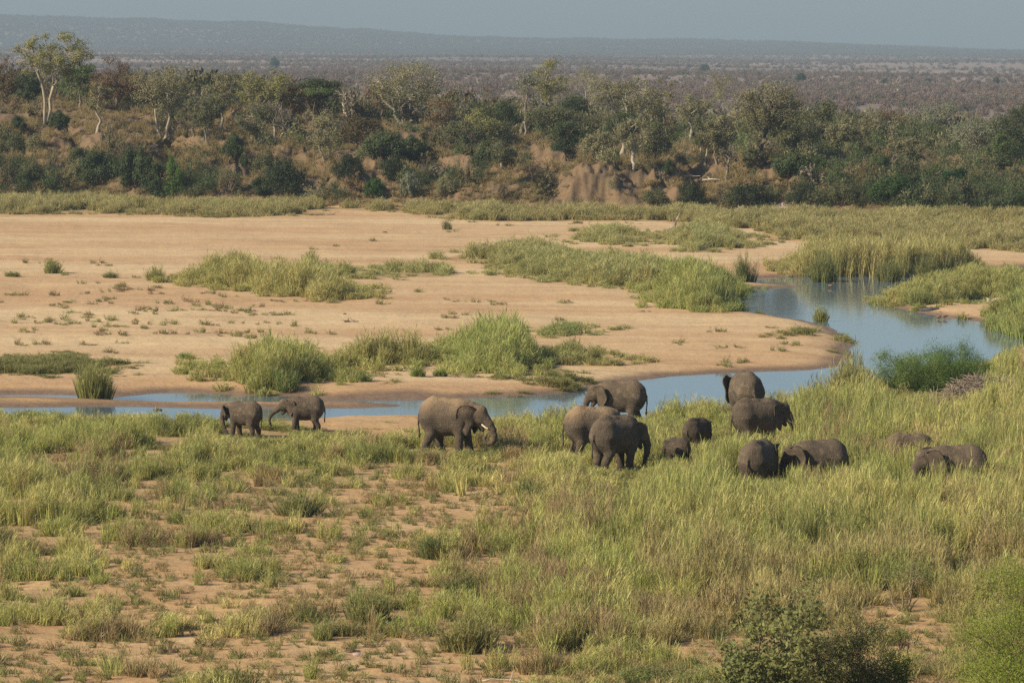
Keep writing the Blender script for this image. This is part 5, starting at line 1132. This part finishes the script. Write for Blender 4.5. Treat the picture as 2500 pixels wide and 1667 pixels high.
# driftwood
def drift(px, py, L, rad, label, seed, arms=2, mt=m_wood):
    x, y = gp(px, py); x, y = float(x), float(y); r_ = np.random.default_rng(seed); T = TM()
    T.tube(curve(r_, (-L / 2, 0, rad * .5), (L / 2, .1, rad * .9), 7, .12), np.linspace(rad, rad * .5, 7), 6)
    for i in range(arms):
        p = (r_.random() - .5) * L * .7; T.tube(curve(r_, (p, 0, rad), (p + r_.normal() * .3 * L, r_.normal() * .2 * L, rad + .3 * L * r_.random()), 4, .2), [rad * .5, rad * .4, rad * .3, rad * .12], 5)
    o = link('driftwood', T.mesh('driftwood', mt), loc=(x, y, max(hz1(x, y), -.34)), ); tag(o, label, 'driftwood', 'driftwood lying on the sand'); return o
m_wpale = solid_mat('bleached_wood', (0.62, 0.54, 0.44), (0.42, 0.35, 0.28), 5, .6, .03)
drift(2428, 738, 1.1, .16, 'bleached pale log lying by the pool at the right', 51, 3, m_wpale)
drift(858, 787, .9, .07, 'dark driftwood heap in the middle of the open sandbar', 52, 6)
drift(664, 766, .45, .04, 'small forked dark driftwood on the left half of the sandbar', 53, 3)
drift(1573, 760, .9, .04, 'thin dark branch lying on the sand left of the river bend reeds', 54, 2)
drift(800, 523, 1.6, .06, 'grey branch lying at the far edge of the sandbar, upper left', 55, 4)
drift(1240, 1658, 1.5, .03, 'pale dry stalk lying on the soil at the bottom centre', 56, 1, m_wpale)
drift(1750, 447, 3.2, .12, 'grey fallen trunk on the bank edge below the trees, right of centre', 57, 2, m_wpale)
drift(1690, 440, 1.8, .1, 'short pale fallen trunk on the grassy bank, left of the longer one', 58, 1, m_wpale)
for nm_, px_, py_ in (('driftwood.006', 1750, 447), ('driftwood.007', 1690, 440)):
    x, y, z = hit(px_, py_)
    if nm_ in bpy.data.objects: bpy.data.objects[nm_].location = (x, y, z + .1)
# dung piles and the dark lump, birds
def lump(name, px, py, size, mt, label, cat, seed, group=None, sc3=(1, .8, .55), nb=5, zoff=0.0):
    x, y = gp(px, py); x, y = float(x), float(y); r_ = np.random.default_rng(seed); V = None
    h = size / 14; n = [int(3.4 * size / h), int(3.0 * size / h), int(2.0 * size / h)]
    ax = [(np.arange(n[0]) - n[0] / 2) * h, (np.arange(n[1]) - n[1] / 2) * h, np.arange(n[2]) * h - size * .5]
    X, Y, Z = np.meshgrid(*ax, indexing='ij'); D_ = np.full(X.shape, 9.0)
    for i in range(nb):
        c_ = r_.normal(size=3) * size * np.array([.42, .28, .08]); rr_ = size * (.35 + .3 * r_.random())
        D_ = smin(D_, np.sqrt(((X - c_[0]) / sc3[0]) ** 2 + ((Y - c_[1]) / sc3[1]) ** 2 + ((Z - c_[2]) / sc3[2]) ** 2) - rr_, size * .08)
    D_ += (fbm(X / size * 3, (Y + Z * 1.7) / size * 3, seed, 3) - .5) * size * .18
    D_[0] = D_[-1] = 1; D_[:, 0] = D_[:, -1] = 1; D_[:, :, 0] = D_[:, :, -1] = 1
    V, Q = surface_nets(D_, np.array([a[0] for a in ax]), h)
    o = link(name, mesh_np(name, V, Q, [mt], True), loc=(x, y, max(hz1(x, y), -.33) + zoff)); tag(o, label, cat, group); return o
lump('rock', 2272, 750, .5, m_rock, 'dark grey rounded lump lying on the mud spit by the reeds', 'rock', 61, None, (1.5, .8, .5), 4)
for i, (px, py, sz, lab) in enumerate([(940, 568, .3, 'dark dung lump alone on the far sandbar'), (1632, 577, .28, 'dark dung lump just left below the pale stump'),
     (415, 1590, .42, 'large dung pile on the orange soil at the lower left'), (1232, 1212, .26, 'dung ball on the bare strip, right end'), (1060, 1224, .2, 'dung ball on the bare strip, left end'),
     (856, 1592, .22, 'dark dung ball beside a grey stone at the bottom'), (904, 1582, .2, 'dung ball right of the grey stone at the bottom'), (295, 1195, .26, 'dung lump in the grass gap at the left'),
     (382, 984, .2, 'orange brown clod on the sand tongue left of the young elephants'), (840, 768, .2, 'small dung lump left above the driftwood heap')]):
    lump('dung', px, py, sz, m_dung, lab, 'dung', 70 + i, 'elephant dung on the sand')
lump('stone', 875, 1602, .24, m_stone, 'pale grey stone on the bare soil at the bottom', 'stone', 90)
def bird(px, py, L, hd, label, wade=.0):
    x, y = gp(px, py, -.35); e = empty('bird', (float(x), float(y), -.35), hd, L); tag(e, label, 'bird', 'water birds on the river')
    T = TM(); T.tube([(-.55, 0, .42), (-.35, 0, .44), (0, 0, .42), (.3, 0, .5), (.42, 0, .72), (.46, 0, .95), (.55, 0, 1.02), (.63, 0, 1.0)], [.02, .12, .22, .16, .07, .055, .08, .03], 8)
    link('body', T.mesh('body', m_tip), e)
    T = TM(); T.tube([(.62, 0, 1.0), (.78, 0, .97)], [.03, .01], 5); link('bill', T.mesh('bill', m_bill), e)
    for sy in (-1, 1): T = TM(); T.tube([(0, sy * .07, .3), (0, sy * .07, .0), (.0, sy * .07, -.1)], [.03, .02, .02], 5); link('leg', T.mesh('leg', m_bill), e)
bird(2028, 703, .42, 0, 'small brown water bird standing in the upper river pool')
bird(2305, 779, .5, math.pi, 'brown duck like bird at the edge of the mud spit')
bird(2292, 780, .4, .4, 'smaller pale bird beside the brown one at the mud spit')
# pebble bar at the foot of the bank
r_ = np.random.default_rng(8); n = 800; px = 1800 + r_.random(n) * 190; py = 519 + r_.random(n) * 8; x, y = gp(px, py)
PSET = [proto('p', mesh_np('p', [(-.5, -.4, 0), (.5, -.45, 0), (.45, .5, 0), (-.45, .4, 0), (-.3, -.25, .45), (.28, -.25, .5), (.25, .3, .42), (-.25, .25, .5)], [(0, 3, 2, 1), (4, 5, 6, 7), (0, 1, 5, 4), (1, 2, 6, 5), (2, 3, 7, 6), (3, 0, 4, 7)], [m_stone]))]
sz = .25 + .5 * r_.random(n); scatter('pebble_bar', np.stack([x, y, hfun(x, y) + .1], -1), tilt(n, .2), np.stack([sz, sz, sz], -1), np.zeros(n, int), np.ones((n, 3)) * .3, PSET, 'strip of pinkish river stones at the foot of the right bank', 'stones')

# ------------------------------------------------------------------ haze
bm = mesh_np('haze', [(-3500, -60, -12), (3500, -60, -12), (3500, 12500, -12), (-3500, 12500, -12), (-3500, -60, 150), (3500, -60, 150), (3500, 12500, 150), (-3500, 12500, 150)],
             [(0, 3, 2, 1), (4, 5, 6, 7), (0, 1, 5, 4), (1, 2, 6, 5), (2, 3, 7, 6), (3, 0, 4, 7)])
m_haze, nt, out = mat('haze'); b = NB(nt); pv = b.n('ShaderNodeVolumePrincipled'); pv.inputs['Color'].default_value = (.425, .55, .67, 1); pv.inputs['Density'].default_value = 1.5e-4
pv.inputs['Anisotropy'].default_value = .0
b.l(pv.outputs[0], out.inputs['Volume']); bm.materials.append(m_haze); hz = link('haze', bm); tag(hz, 'thin pale blue dust haze over the plain', 'haze', kind='stuff')
